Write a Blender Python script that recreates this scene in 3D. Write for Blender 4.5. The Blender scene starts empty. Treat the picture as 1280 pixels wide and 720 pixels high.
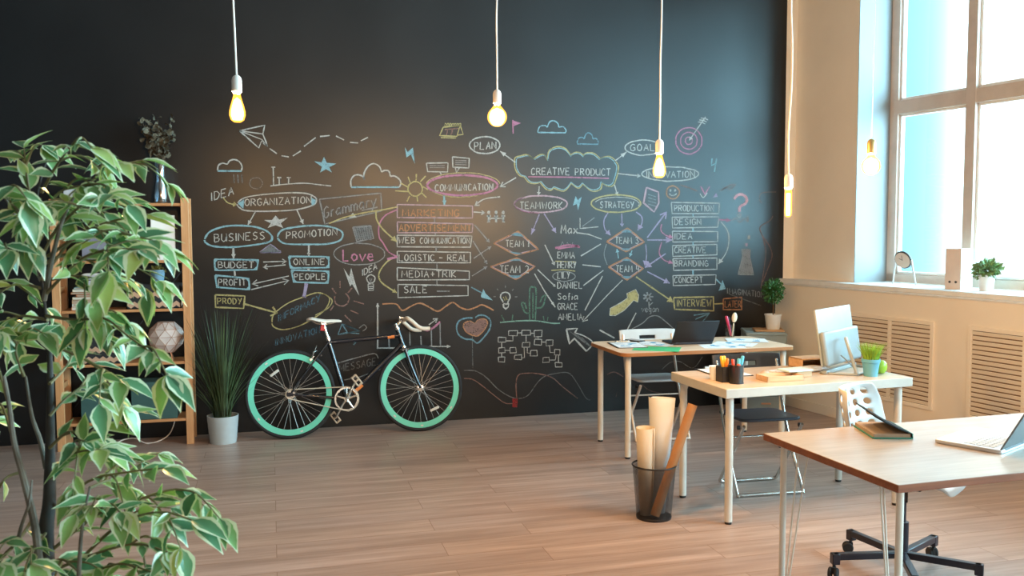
import bpy, bmesh, math, random
from math import pi, sin, cos, radians, sqrt, atan2
from mathutils import Vector, Matrix, Euler
S = bpy.context.scene
C = S.collection
rnd = random.Random(7)

# ------------------------------------------------------------------ camera
F_PX, PITCH, YAW, ROLL = 1137.1, 0.0656, 0.2592, -0.003
CAM = Vector((0.0, -7.3287, 1.5857))
_fw = Vector((sin(YAW) * cos(PITCH), cos(YAW) * cos(PITCH), -sin(PITCH)))
_rt = Vector((cos(YAW), -sin(YAW), 0))
_up = _rt.cross(_fw)
RT = _rt * cos(ROLL) + _up * sin(ROLL)
UP = -_rt * sin(ROLL) + _up * cos(ROLL)
cd = bpy.data.cameras.new('camera'); cam = bpy.data.objects.new('camera', cd); C.objects.link(cam)
cd.sensor_width = 36.0; cd.lens = 36.0 * F_PX / 1280.0; cd.clip_start = 0.05; cd.clip_end = 200
cam.matrix_world = Matrix(((RT.x, UP.x, -_fw.x, CAM.x), (RT.y, UP.y, -_fw.y, CAM.y), (RT.z, UP.z, -_fw.z, CAM.z), (0, 0, 0, 1)))
cd.dof.use_dof = True; cd.dof.focus_distance = 5.6; cd.dof.aperture_fstop = 8.0
S.camera = cam

def ray(px, py): return _fw + RT * ((px - 640) / F_PX) - UP * ((py - 360) / F_PX)
def wallpt(px, py, y=0.0):
    d = ray(px, py); return CAM + d * ((y - CAM.y) / d.y)
def deep(px, py, dep): return CAM + ray(px, py) * dep

# ------------------------------------------------------------------ materials
def newmat(name):
    m = bpy.data.materials.new(name); m.use_nodes = True
    return m, m.node_tree, m.node_tree.nodes['Principled BSDF']
def lk(nt, a, b): nt.links.new(a, b)
def coords(nt, scale=(1, 1, 1), kind='Object', rot=(0, 0, 0)):
    tc = nt.nodes.new('ShaderNodeTexCoord'); mp = nt.nodes.new('ShaderNodeMapping')
    mp.inputs['Scale'].default_value = scale; mp.inputs['Rotation'].default_value = rot
    lk(nt, tc.outputs[kind], mp.inputs['Vector']); return mp.outputs['Vector']
def noise(nt, vec, scale, detail=3, rough=0.55):
    n = nt.nodes.new('ShaderNodeTexNoise'); n.inputs['Scale'].default_value = scale
    n.inputs['Detail'].default_value = detail; n.inputs['Roughness'].default_value = rough
    lk(nt, vec, n.inputs['Vector']); return n
def ramp(nt, fac, stops):
    r = nt.nodes.new('ShaderNodeValToRGB'); el = r.color_ramp.elements
    while len(el) < len(stops): el.new(0.5)
    for e, (p, c) in zip(el, stops): e.position = p; e.color = (*c, 1) if len(c) == 3 else c
    lk(nt, fac, r.inputs['Fac']); return r
def mixc(nt, fac, a, b, mode='MIX'):
    m = nt.nodes.new('ShaderNodeMix'); m.data_type = 'RGBA'; m.blend_type = mode
    for k, v in ((6, a), (7, b)):
        if isinstance(v, (tuple, list)): m.inputs[k].default_value = (*v, 1)
        else: lk(nt, v, m.inputs[k])
    if isinstance(fac, (int, float)): m.inputs[0].default_value = fac
    else: lk(nt, fac, m.inputs[0])
    return m.outputs[2]
def bump(nt, b, h, strength=0.2, dist=0.01):
    bp = nt.nodes.new('ShaderNodeBump'); bp.inputs['Strength'].default_value = strength; bp.inputs['Distance'].default_value = dist
    lk(nt, h, bp.inputs['Height']); lk(nt, bp.outputs['Normal'], b.inputs['Normal'])
def plain(name, col, rough=0.5, metal=0.0, var=0.06, scale=9.0, spec=0.5, bmp=0.0, coat=0.0):
    m, nt, b = newmat(name)
    v = coords(nt); n = noise(nt, v, scale)
    a = tuple(max(0, c * (1 - var)) for c in col); c2 = tuple(min(1, c * (1 + var)) for c in col)
    r = ramp(nt, n.outputs['Fac'], [(0.3, a), (0.7, c2)])
    lk(nt, r.outputs['Color'], b.inputs['Base Color'])
    b.inputs['Roughness'].default_value = rough; b.inputs['Metallic'].default_value = metal
    b.inputs['Specular IOR Level'].default_value = spec; b.inputs['Coat Weight'].default_value = coat
    if bmp: bump(nt, b, noise(nt, v, scale * 14).outputs['Fac'], bmp, 0.002)
    return m
def wood(name, dark, light, axis='x', rough=0.45, ring=9.0, knots=False, spec=0.5):
    m, nt, b = newmat(name)
    sc = {'x': (0.7, 9, 9), 'y': (9, 0.7, 9), 'z': (9, 9, 0.7)}[axis]
    v = coords(nt, sc); n = noise(nt, v, 2.2, 5, 0.62); n2 = noise(nt, v, ring, 3)
    r = ramp(nt, n.outputs['Fac'], [(0.3, dark), (0.68, light)])
    r2 = ramp(nt, n2.outputs['Fac'], [(0.35, (0.8, 0.8, 0.8)), (0.65, (1, 1, 1))])
    col = mixc(nt, 0.6, r.outputs['Color'], r2.outputs['Color'], 'MULTIPLY')
    if knots:
        vo = nt.nodes.new('ShaderNodeTexVoronoi'); vo.inputs['Scale'].default_value = 3.1
        lk(nt, coords(nt, (1, 1, 1)), vo.inputs['Vector'])
        kr = ramp(nt, vo.outputs['Distance'], [(0.03, (1, 1, 1)), (0.085, (0, 0, 0))])
        col = mixc(nt, kr.outputs['Color'], col, (0.16, 0.045, 0.015))
    lk(nt, col, b.inputs['Base Color']); b.inputs['Roughness'].default_value = rough
    b.inputs['Specular IOR Level'].default_value = spec
    bump(nt, b, n2.outputs['Fac'], 0.08, 0.002)
    return m
def glassy(name, tint=(1, 1, 1), gloss=0.05, fac=0.12):
    m = bpy.data.materials.new(name); m.use_nodes = True; nt = m.node_tree; nt.nodes.clear()
    o = nt.nodes.new('ShaderNodeOutputMaterial'); t = nt.nodes.new('ShaderNodeBsdfTransparent'); g = nt.nodes.new('ShaderNodeBsdfGlossy')
    t.inputs['Color'].default_value = (*tint, 1); g.inputs['Roughness'].default_value = gloss
    fr = nt.nodes.new('ShaderNodeFresnel'); fr.inputs['IOR'].default_value = 1.45
    ma = nt.nodes.new('ShaderNodeMath'); ma.operation = 'MULTIPLY_ADD'; ma.inputs[1].default_value = 0.8; ma.inputs[2].default_value = fac * 0.2
    lk(nt, fr.outputs[0], ma.inputs[0])
    ge = nt.nodes.new('ShaderNodeNewGeometry'); fb = nt.nodes.new('ShaderNodeMath'); fb.operation = 'SUBTRACT'; fb.inputs[0].default_value = 1; lk(nt, ge.outputs['Backfacing'], fb.inputs[1])
    mm = nt.nodes.new('ShaderNodeMath'); mm.operation = 'MULTIPLY'; lk(nt, ma.outputs[0], mm.inputs[0]); lk(nt, fb.outputs[0], mm.inputs[1]); ma = mm   # only the outer face mirrors
    mx = nt.nodes.new('ShaderNodeMixShader'); lk(nt, ma.outputs[0], mx.inputs[0]); lk(nt, t.outputs[0], mx.inputs[1]); lk(nt, g.outputs[0], mx.inputs[2])
    lk(nt, mx.outputs[0], o.inputs['Surface']); return m
def emis(name, col, strength):
    m, nt, b = newmat(name); b.inputs['Base Color'].default_value = (*col, 1)
    b.inputs['Emission Color'].default_value = (*col, 1); b.inputs['Emission Strength'].default_value = strength
    return m

M = {}
M['white_metal'] = plain('white powder coat', (0.68, 0.63, 0.55), 0.4)
M['white_plastic'] = plain('white plastic', (0.56, 0.56, 0.55), 0.38)
M['white_paint'] = plain('white paint', (0.8, 0.79, 0.77), 0.5)
M['frame_paint'] = plain('window frame paint', (0.62, 0.53, 0.46), 0.5)
M['black'] = plain('black plastic', (0.012, 0.012, 0.014), 0.42)
M['rubber'] = plain('black rubber', (0.012, 0.012, 0.013), 0.75)
M['chrome'] = plain('chrome', (0.66, 0.64, 0.6), 0.22, 1.0, 0.03)
M['steel'] = plain('spoke steel', (0.55, 0.53, 0.5), 0.35, 0.8, 0.03)
M['ceramic'] = plain('white ceramic', (0.75, 0.74, 0.71), 0.3)
M['paper'] = plain('white paper', (0.8, 0.8, 0.8), 0.8, var=0.03)
M['charcoal'] = plain('charcoal plastic', (0.035, 0.035, 0.04), 0.45)
M['soil'] = plain('potting soil', (0.03, 0.02, 0.013), 0.95, var=0.4, scale=60)

# ------------------------------------------------------------------ mesh builder
class MB:
    def __init__(self): self.bm = bmesh.new()
    def box(self, c, s, R=None, taper=1.0):
        vs = []
        for z in (-.5, .5):
            k = taper if z > 0 else 1.0
            for x, y in ((-.5, -.5), (.5, -.5), (.5, .5), (-.5, .5)):
                p = Vector((x * s[0] * k, y * s[1] * k, z * s[2]))
                if R is not None: p = R @ p
                vs.append(self.bm.verts.new(p + Vector(c)))
        for f in ((3, 2, 1, 0), (4, 5, 6, 7), (0, 1, 5, 4), (1, 2, 6, 5), (2, 3, 7, 6), (3, 0, 4, 7)):
            self.bm.faces.new([vs[i] for i in f])
        return self
    def b2(self, a, b): return self.box([(a[i] + b[i]) / 2 for i in range(3)], [abs(b[i] - a[i]) for i in range(3)])
    def tube(self, pts, r, seg=8, closed=False, cap=True):
        pts = [Vector(p) for p in pts]; n = len(pts)
        rs = r if isinstance(r, (list, tuple)) else [r] * n
        T = []
        for i in range(n):
            a = pts[(i - 1) % n] if (closed or i > 0) else pts[i]; b = pts[(i + 1) % n] if (closed or i < n - 1) else pts[i]
            t = b - a; T.append(t.normalized() if t.length > 1e-9 else Vector((0, 0, 1)))
        nrm = T[0].orthogonal().normalized(); rings = []
        for i in range(n):
            nrm = nrm - T[i] * nrm.dot(T[i])
            nrm = nrm.normalized() if nrm.length > 1e-6 else T[i].orthogonal().normalized()
            bn = T[i].cross(nrm)
            rings.append([self.bm.verts.new(pts[i] + (nrm * cos(2 * pi * k / seg) + bn * sin(2 * pi * k / seg)) * rs[i]) for k in range(seg)])
        for i in range(n if closed else n - 1):
            A, B = rings[i], rings[(i + 1) % n]
            off = 0
            if closed and i == n - 1:
                off = min(range(seg), key=lambda o: (B[o].co - A[0].co).length)
            for k in range(seg):
                self.bm.faces.new((A[k], A[(k + 1) % seg], B[(k + 1 + off) % seg], B[(k + off) % seg]))
        if cap and not closed:
            self.bm.faces.new(rings[0][::-1]); self.bm.faces.new(rings[-1])
        return self
    def cyl(self, a, b, r, r2=None, seg=20): return self.tube([a, b], [r, r if r2 is None else r2], seg)
    def lathe(self, prof, seg=28, loc=(0, 0, 0), R=None):
        loc = Vector(loc); rings = []
        for (r, z) in prof:
            ring = []
            for k in range(1 if r < 1e-6 else seg):
                p = Vector((r * cos(2 * pi * k / seg), r * sin(2 * pi * k / seg), z))
                if R is not None: p = R @ p
                ring.append(self.bm.verts.new(p + loc))
            rings.append(ring)
        for A, B in zip(rings, rings[1:]):
            if len(A) == 1 and len(B) == 1: continue
            for k in range(seg):
                if len(A) == 1: self.bm.faces.new((A[0], B[(k + 1) % seg], B[k]))
                elif len(B) == 1: self.bm.faces.new((A[k], A[(k + 1) % seg], B[0]))
                else: self.bm.faces.new((A[k], A[(k + 1) % seg], B[(k + 1) % seg], B[k]))
        return self
    def prism(self, poly, z0, z1, M4=None):
        def P(x, y, z):
            p = Vector((x, y, z)); return M4 @ p if M4 is not None else p
        a = [self.bm.verts.new(P(x, y, z0)) for x, y in poly]; b = [self.bm.verts.new(P(x, y, z1)) for x, y in poly]
        n = len(poly)
        self.bm.faces.new(a[::-1]); self.bm.faces.new(b)
        for i in range(n): self.bm.faces.new((a[i], a[(i + 1) % n], b[(i + 1) % n], b[i]))
        return self
    def ball(self, c, r, sc=(1, 1, 1), seg=16, rings=10, R=None):
        prof = [(r * sin(pi * i / rings) if 0 < i < rings else 0.0, -r * cos(pi * i / rings)) for i in range(rings + 1)]
        D = Matrix.Diagonal(sc)
        return self.lathe(prof, seg, c, (R @ D) if R is not None else D)
    def quad(self, pts):
        self.bm.faces.new([self.bm.verts.new(Vector(p)) for p in pts]); return self
    def build(self, name, mat, parent=None, bevel=0.0, smooth=True, seg=2, loc=None, rot=None, angle=38):
        bmesh.ops.recalc_face_normals(self.bm, faces=self.bm.faces)
        me = bpy.data.meshes.new(name); self.bm.to_mesh(me); self.bm.free()
        for m in (mat if isinstance(mat, (list, tuple)) else [mat]): me.materials.append(M[m] if isinstance(m, str) else m)
        if smooth:
            me.polygons.foreach_set('use_smooth', [True] * len(me.polygons)); me.set_sharp_from_angle(angle=radians(angle))
        o = bpy.data.objects.new(name, me); C.objects.link(o)
        if parent is not None: o.parent = parent
        if bevel:
            bv = o.modifiers.new('bevel', 'BEVEL'); bv.width = bevel; bv.segments = seg; bv.limit_method = 'ANGLE'; bv.angle_limit = radians(40)
        if loc is not None: o.location = loc
        if rot is not None: o.rotation_euler = rot
        return o
def thing(name, label, cat, loc=(0, 0, 0), rz=0.0, group=None, rot=None):
    o = bpy.data.objects.new(name, None); C.objects.link(o); o.empty_display_size = 0.05
    o.location = loc; o.rotation_euler = rot if rot is not None else (0, 0, rz)
    return tag(o, label, cat, group)
def tag(o, label, cat, group=None):
    o['label'] = label; o['category'] = cat
    if group: o['group'] = group
    return o
def struct(o, label=None):
    o['kind'] = 'structure'
    if label: o['label'] = label
    return o
def lab(o, label): o['label'] = label; return o
def copy_tree(root, loc, rot, label):
    r = root.copy(); C.objects.link(r); r.location = loc; r.rotation_euler = rot; r['label'] = label
    for ch in list(root.children):
        c = ch.copy(); C.objects.link(c); c.parent = r
        for g in list(ch.children):
            d = g.copy(); C.objects.link(d); d.parent = c
    return r
def spline(pts, n=6, closed=False):
    pts = [Vector(p) for p in pts]; out = []; N = len(pts)
    for i in range(N if closed else N - 1):
        g = lambda j: pts[j % N] if closed else pts[max(0, min(N - 1, j))]
        p0, p1, p2, p3 = g(i - 1), g(i), g(i + 1), g(i + 2)
        for k in range(n):
            t = k / n
            out.append(0.5 * ((2 * p1) + (p2 - p0) * t + (2 * p0 - 5 * p1 + 4 * p2 - p3) * t * t + (3 * p1 - p0 - 3 * p2 + p3) * t ** 3))
    if not closed: out.append(pts[-1])
    return out
def rx(a): return Matrix.Rotation(a, 3, 'X')
def ry(a): return Matrix.Rotation(a, 3, 'Y')
def rzm(a): return Matrix.Rotation(a, 3, 'Z')
def rrect(w, d, r, n=5):
    out = []
    for cx, cy, a0 in ((w / 2 - r, d / 2 - r, 0), (-w / 2 + r, d / 2 - r, pi / 2), (-w / 2 + r, -d / 2 + r, pi), (w / 2 - r, -d / 2 + r, 1.5 * pi)):
        for k in range(n + 1):
            a = a0 + pi / 2 * k / n; out.append((cx + r * cos(a), cy + r * sin(a)))
    return out
M['pane'] = glassy('window glass', (0.97, 1.0, 1.0), 0.02, 0.1)
SKY_N, SKY_S, EXPO, BULB, REAR_FILL = .92, 22.0, 0.58, 29.0, 66.0
SKY_TINT = (.42, .8, 1.0)
# ================================================================== the room
# chalkboard paint
m, nt, b = newmat('blackboard paint')
v = coords(nt); n = noise(nt, v, 1.1, 4); n2 = noise(nt, v, 60, 3)
r = ramp(nt, n.outputs['Fac'], [(0.3, (0.0055, 0.006, 0.0068)), (0.72, (0.008, 0.0086, 0.0095))])
lk(nt, r.outputs['Color'], b.inputs['Base Color'])
rr = ramp(nt, n.outputs['Fac'], [(0.3, (0.29, 0.29, 0.29)), (0.7, (0.36, 0.36, 0.36))]); lk(nt, rr.outputs['Color'], b.inputs['Roughness'])
b.inputs['Specular IOR Level'].default_value = 0.54
bump(nt, b, n2.outputs['Fac'], 0.04, 0.001); M['board'] = m
M['wall_paint'] = plain('warm beige wall paint', (0.92, 0.83, 0.7), 0.62, var=0.03, scale=2, bmp=0.02)
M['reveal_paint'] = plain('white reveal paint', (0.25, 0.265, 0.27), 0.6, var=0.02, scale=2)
M['ceiling'] = plain('ceiling paint', (0.3, 0.29, 0.28), 0.8, var=0.02, scale=2)
M['plaster'] = plain('grey plaster', (0.1, 0.09, 0.085), 0.8, var=0.05, scale=2); M['plaster_light'] = plain('light plaster', (0.09, 0.085, 0.085), 0.8, var=0.05, scale=2)
# laminate floor, boards along x
m, nt, b = newmat('oak laminate')
v = coords(nt)
br = nt.nodes.new('ShaderNodeTexBrick'); br.offset = 0.37; br.inputs['Scale'].default_value = 1.0
br.inputs['Brick Width'].default_value = 1.28; br.inputs['Row Height'].default_value = 0.192
br.inputs['Mortar Size'].default_value = 0.0018; br.inputs['Mortar Smooth'].default_value = 0.3
br.inputs['Color1'].default_value = (0, 0, 0, 1); br.inputs['Color2'].default_value = (1, 1, 1, 1); br.inputs['Mortar'].default_value = (0.5, 0.5, 0.5, 1)
lk(nt, v, br.inputs['Vector'])
va = nt.nodes.new('ShaderNodeVectorMath'); va.operation = 'ADD'
vs = nt.nodes.new('ShaderNodeVectorMath'); vs.operation = 'SCALE'; vs.inputs['Scale'].default_value = 7.3
lk(nt, br.outputs['Color'], vs.inputs[0]); lk(nt, coords(nt, (0.55, 9.0, 1)), va.inputs[0]); lk(nt, vs.outputs[0], va.inputs[1])
g1 = noise(nt, va.outputs[0], 1.7, 6, 0.6); g2 = noise(nt, va.outputs[0], 7.0, 3, 0.6)
c1 = ramp(nt, g1.outputs['Fac'], [(0.25, (0.285, 0.2, 0.16)), (0.5, (0.41, 0.3, 0.25)), (0.76, (0.55, 0.425, 0.37))])
c2 = ramp(nt, g2.outputs['Fac'], [(0.3, (0.78, 0.78, 0.78)), (0.62, (1, 1, 1))])
col = mixc(nt, 0.7, c1.outputs['Color'], c2.outputs['Color'], 'MULTIPLY')
pl = ramp(nt, br.outputs['Color'], [(0, (0.9, 0.9, 0.92)), (1, (1.0, 0.98, 0.96))])
col = mixc(nt, 1.0, col, pl.outputs['Color'], 'MULTIPLY')
col = mixc(nt, br.outputs['Fac'], col, (0.2, 0.115, 0.07))
lk(nt, col, b.inputs['Base Color']); b.inputs['Roughness'].default_value = 0.36; b.inputs['Specular IOR Level'].default_value = 0.5
bump(nt, b, g2.outputs['Fac'], 0.05, 0.001); M['floor'] = m

X0, X1, YR, HC = -4.2, 4.41, -11.0, 4.3
WA = 0.1475                                    # the window wall opens 8 degrees away from square
struct(MB().b2((X0 - .3, YR - .3, -.12), (8.0, .3, 0)).build('floor', 'floor', smooth=False))
struct(MB().b2((X0 - .3, YR - .3, HC), (8.0, .3, HC + .15)).build('ceiling', 'ceiling', smooth=False))
wall_back = struct(MB().b2((X0 - .3, 0, 0), (4.483, .25, HC)).build('wall_back', 'board', smooth=False), 'matt black chalkboard wall covered with coloured chalk sketches')
struct(MB().b2((4.483, 0.0, 0), (5.4, .25, HC)).build('trim_1', 'wall_paint', smooth=False), 'narrow unpainted beige end of the chalkboard wall')
struct(MB().b2((X0 - .25, YR, 0), (X0, 0, HC)).build('wall_left', 'plaster_light', smooth=False))
RW = Matrix.Translation((X1, 0, 0)) @ Matrix.Rotation(WA - pi / 2, 4, 'Z')       # local x along the wall, local y outwards
def on_wall(o): o.matrix_world = RW; return o
WIN = [(0.77, 3.13), (3.75, 9.9)]
OUT, ZS, ZT = 0.177, 1.125, 3.85
w = MB()
w.b2((-.35, 0, 0), (11.4, .62, 1.088))
struct(on_wall(w.build('wall_right', 'wall_paint', smooth=False)), 'beige window wall with louvred radiator covers')
w = MB(); edges = [-.35] + [e for p in WIN for e in p] + [11.4]
for i in range(0, len(edges), 2): w.b2((edges[i], OUT, ZS), (edges[i + 1], .62, HC))
for a, c in WIN: w.b2((a, OUT, ZT), (c, .62, HC))
struct(on_wall(w.build('wall_right_upper', 'wall_paint', smooth=False)))
w = MB()                                       # sill board: runs over the wall ledge and into each recess
w.b2((-.05, .035, 1.088), (11.4, .53, ZS)); w.b2((-.05, -.006, 1.074), (11.4, .05, 1.0885))
struct(on_wall(w.build('trim_2', 'white_paint', bevel=.004)), 'white window sill board along the beige wall')
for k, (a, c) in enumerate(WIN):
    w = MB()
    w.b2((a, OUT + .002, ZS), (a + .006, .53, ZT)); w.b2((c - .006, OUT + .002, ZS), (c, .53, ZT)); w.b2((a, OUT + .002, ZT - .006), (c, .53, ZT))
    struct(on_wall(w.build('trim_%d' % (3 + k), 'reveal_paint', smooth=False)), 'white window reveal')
    root = bpy.data.objects.new('window_%d' % (k + 1), None); C.objects.link(root); root.matrix_world = RW; struct(root)
    # frame and mullions stand in the recess
    f = MB(); y0, y1 = (.53, .60) if k == 0 else (.24, .31); npan = 3
    f.b2((a, y0, ZS), (a + .088, y1, ZT)); f.b2((c - .088, y0, ZS), (c, y1, ZT))
    f.b2((a, y0, ZS), (c, y1, ZS + .07)); f.b2((a, y0, ZT - .07), (c, y1, ZT))
    p = (c - a - .088 * 4) / 3; xs = [a + .088 + i * (p + .088) for i in range(3)]
    for x in xs[1:]: f.b2((x - .088, y0 - .012, ZS), (x, y1, ZT))
    f.b2((a + .05, y0 - .006, 2.52), (c - .05, y1, 2.63))
    f.build('window_frame', 'frame_paint', root, bevel=.004)
    s = MB()
    for x in xs:
        for z0, z1 in ((ZS + .07, 2.52), (2.63, ZT - .07)):
            for q in ((x, z0, x + .022, z1), (x + p - .022, z0, x + p, z1), (x, z0, x + p, z0 + .022), (x, z1 - .022, x + p, z1)):
                s.b2((q[0], y0 + .02, q[1]), (q[2], y1 - .01, q[3]))
    s.build('window_sash', 'white_paint', root, bevel=.003)
    g = MB(); i = 0
    for x in xs:
        for z0, z1 in ((ZS + .07, 2.52), (2.63, ZT - .07)): g.b2((x, y0 + .035, z0), (x + p, y0 + .039, z1))
    g.build('window_pane', 'pane', root, smooth=False)
    ld = bpy.data.lights.new('window_portal', 'AREA'); ld.shape = 'RECTANGLE'; ld.size = c - a; ld.size_y = ZT - ZS; ld.energy = 1
    ld.cycles.is_portal = True
    lo = bpy.data.objects.new('window_portal', ld); C.objects.link(lo)
    lo.matrix_world = RW @ Matrix.Translation(((a + c) / 2, .64, (ZS + ZT) / 2)) @ Matrix.Rotation(-pi / 2, 4, 'X')
struct(on_wall(MB().b2((-.3, -.016, 0), (11.4, 0.0, .085)).build('baseboard_right', 'wall_paint', bevel=.004)), 'beige baseboard under the window wall')
# rear wall, behind the camera, with a doorway-wide opening closed by a plain door
struct(MB().b2((X0 - .25, YR - .25, 0), (7.5, YR, HC)).build('wall_rear', 'plaster', smooth=False))

# radiator covers
def grille(t0, t1, mids, label):
    root = thing('radiator_grille', label, 'radiator cover'); root.matrix_world = RW
    root['group'] = 'louvred radiator covers'
    z0, z1, fw = .27, .868, .03
    f = MB()
    f.b2((t0 - fw, -.014, z0 - fw), (t0, 0, z1 + fw)); f.b2((t1, -.014, z0 - fw), (t1 + fw, 0, z1 + fw))
    f.b2((t0, -.014, z1), (t1, 0, z1 + fw)); f.b2((t0, -.014, z0 - fw), (t1, 0, z0))
    for q in mids: f.b2((q - .016, -.013, z0), (q + .016, 0, z1))
    f.build('frame', 'wall_paint', root, bevel=.002)
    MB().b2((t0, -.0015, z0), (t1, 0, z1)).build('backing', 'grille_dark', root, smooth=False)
    s = MB(); ns = 18; cells = [t0] + mids + [t1]
    for i in range(ns):
        z = z0 + (i + .5) * (z1 - z0) / ns
        for a, c in zip(cells, cells[1:]):
            s.box(((a + c) / 2, -.008, z), (c - a - .001, .004, .0265), rx(radians(24)))
    s.build('slats', 'wall_paint', root, smooth=False)
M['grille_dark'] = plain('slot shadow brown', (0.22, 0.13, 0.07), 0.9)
grille(0.93, 1.73, [1.345], 'beige louvred radiator cover behind the monitor desk, nearer the corner')
grille(2.085, 2.89, [2.49], 'beige louvred radiator cover cut off by the right edge, above the open laptop')

# the neighbouring block seen through the panes
m, nt, b = newmat('pale glazed facade')
b.inputs['Base Color'].default_value = (0.014, 0.031, 0.037, 1); b.inputs['Roughness'].default_value = 0.3; b.inputs['Specular IOR Level'].default_value = 0.3
br = nt.nodes.new('ShaderNodeTexBrick'); br.offset = 0; br.inputs['Scale'].default_value = 1; br.inputs['Brick Width'].default_value = 1.6; br.inputs['Row Height'].default_value = 3.0
br.inputs['Mortar Size'].default_value = .03
br.inputs['Color1'].default_value = (0.014, 0.031, 0.037, 1); br.inputs['Color2'].default_value = (0.015, 0.033, 0.039, 1); br.inputs['Mortar'].default_value = (0.013, 0.029, 0.035, 1)
lk(nt, br.outputs['Color'], b.inputs['Base Color']); M['facade'] = m
o = MB().lathe([(0, -12), (3.6, -12), (3.6, 30), (0, 30)], 64).build('neighbour_tower', 'facade', loc=(14.9, 15.2, 0))
tag(o, 'pale blue rounded glass tower outside the left window panes', 'building')
# ================================================================== chalk on the board
CH = {'w': (0.66, 0.64, 0.6), 'd': (0.36, 0.36, 0.36), 'b': (0.36, 0.6, 0.67), 'y': (0.62, 0.52, 0.24), 'p': (0.66, 0.27, 0.4), 'o': (0.62, 0.3, 0.16),
      'l': (0.5, 0.42, 0.6), 'g': (0.3, 0.47, 0.38), 'k': (0.68, 0.46, 0.52), 's': (0.24, 0.24, 0.24), 'n': (0.22, 0.38, 0.45), 'r': (0.4, 0.06, 0.06), 'm': (0.34, 0.2, 0.17), 'e': (0.14, 0.24, 0.18), 'q': (0.12, 0.2, 0.25), 'K': (1.0, 0.62, 0.72)}
CM = {}
for k, c in CH.items():
    m, nt, b = newmat('chalk ' + k)
    v = coords(nt); n = noise(nt, v, 130, 3, 0.7); n2 = noise(nt, v, 22, 2)
    b.inputs['Base Color'].default_value = (*[q * .64 for q in c], 1); b.inputs['Roughness'].default_value = 0.95; b.inputs['Specular IOR Level'].default_value = 0.05
    ad = nt.nodes.new('ShaderNodeMath'); ad.operation = 'MULTIPLY_ADD'; ad.inputs[1].default_value = 0.6
    lk(nt, n2.outputs['Fac'], ad.inputs[0]); lk(nt, n.outputs['Fac'], ad.inputs[2])
    al = ramp(nt, ad.outputs[0], [(0.42, (0.12, 0.12, 0.12)), (0.82, (0.92, 0.92, 0.92))])
    lk(nt, al.outputs['Color'], b.inputs['Alpha']); CM[k] = m
PXM = 1 / 158.0
_chalk_n = [0]
class Chalk:
    def __init__(self, name, label=None):
        self.name = name; self.label = label; self.bm = bmesh.new(); self.keys = []
        _chalk_n[0] += 1; self.y = -0.0012 - 0.0005 * (_chalk_n[0] % 4)
    def mi(self, k):
        if k not in self.keys: self.keys.append(k)
        return self.keys.index(k)
    def st(self, k, pts, w=1.7, curve=False, closed=False):
        mi = self.mi(k)
        P = [wallpt(x, y) for x, y in pts]
        if curve: P = spline(P, 6, closed)
        elif closed: P = P + [P[0]]
        # resample so the hand wobble shows
        Q = []
        for a, b_ in zip(P, P[1:]):
            n_ = max(1, int((b_ - a).length / 0.03))
            for i in range(n_): Q.append(a.lerp(b_, i / n_))
        Q.append(P[-1])
        hw = w * PXM * 0.5; prev = None
        for i, p in enumerate(Q):
            a, b_ = Q[max(0, i - 1)], Q[min(len(Q) - 1, i + 1)]
            t = (b_ - a); t = t.normalized() if t.length > 1e-8 else Vector((1, 0, 0))
            nn = Vector((-t.z, 0, t.x)) * hw * rnd.uniform(0.75, 1.2)
            q = Vector((p.x, self.y, p.z))
            cur = (self.bm.verts.new(q + nn), self.bm.verts.new(q - nn))
            if prev:
                f = self.bm.faces.new((prev[0], prev[1], cur[1], cur[0])); f.material_index = mi
            prev = cur
        return self
    def fill(self, k, pts):
        P = [wallpt(x, y) for x, y in pts]
        f = self.bm.faces.new([self.bm.verts.new((p.x, self.y - .0002, p.z)) for p in P]); f.material_index = self.mi(k)
        return self
    def arrow(self, k, pts, w=1.6, h=6, curve=False, fat=False, ang=0.5):
        self.st(k, pts, w, curve)
        (x0, y0), (x1, y1) = pts[-2], pts[-1]; a = atan2(y1 - y0, x1 - x0)
        L = (x1 - h * cos(a - ang), y1 - h * sin(a - ang)); R_ = (x1 - h * cos(a + ang), y1 - h * sin(a + ang))
        if fat: self.fill(k, [L, (x1, y1), R_])
        else: self.st(k, [L, (x1, y1), R_], w)
        return self
    def oval(self, k, cx, cy, rx_, ry_, w=1.7, a0=0, a1=2 * pi, rot=0, n=22):
        pts = []
        for i in range(n + 1):
            a = a0 + (a1 - a0) * i / n; x, y = rx_ * cos(a), ry_ * sin(a)
            pts.append((cx + x * cos(rot) - y * sin(rot) + rnd.uniform(-.3, .3), cy + x * sin(rot) + y * cos(rot) + rnd.uniform(-.3, .3)))
        return self.st(k, pts, w, True)
    def box(self, k, pts, w=1.6): return self.st(k, pts, w, closed=True)
    def text(self, k, s, x0, x1, base, h, base2=None, w=1.3, lower=1.0):
        base2 = base if base2 is None else base2
        adv = []
        for ch in s: adv.append(GW.get(ch, 0.62) + 0.24)
        tot = sum(adv) - 0.24; sc = (x1 - x0) / tot; x = 0
        for ch, ad in zip(s, adv):
            wd = ad - 0.24
            for line in GL.get(ch, []):
                pts = []
                for (u, v_) in line:
                    X = x0 + (x + u * wd) * sc; f = (X - x0) / max(1e-6, x1 - x0)
                    pts.append((X + rnd.uniform(-.25, .25), base + (base2 - base) * f - v_ * h + rnd.uniform(-.25, .25)))
                self.st(k, pts, w)
            x += ad
        return self
    def done(self):
        me = bpy.data.meshes.new(self.name); self.bm.to_mesh(me); self.bm.free()
        for k in self.keys: me.materials.append(CM[k])
        o = bpy.data.objects.new(self.name, me); C.objects.link(o); o.parent = wall_back
        if self.label: o['label'] = self.label
        return o
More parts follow.
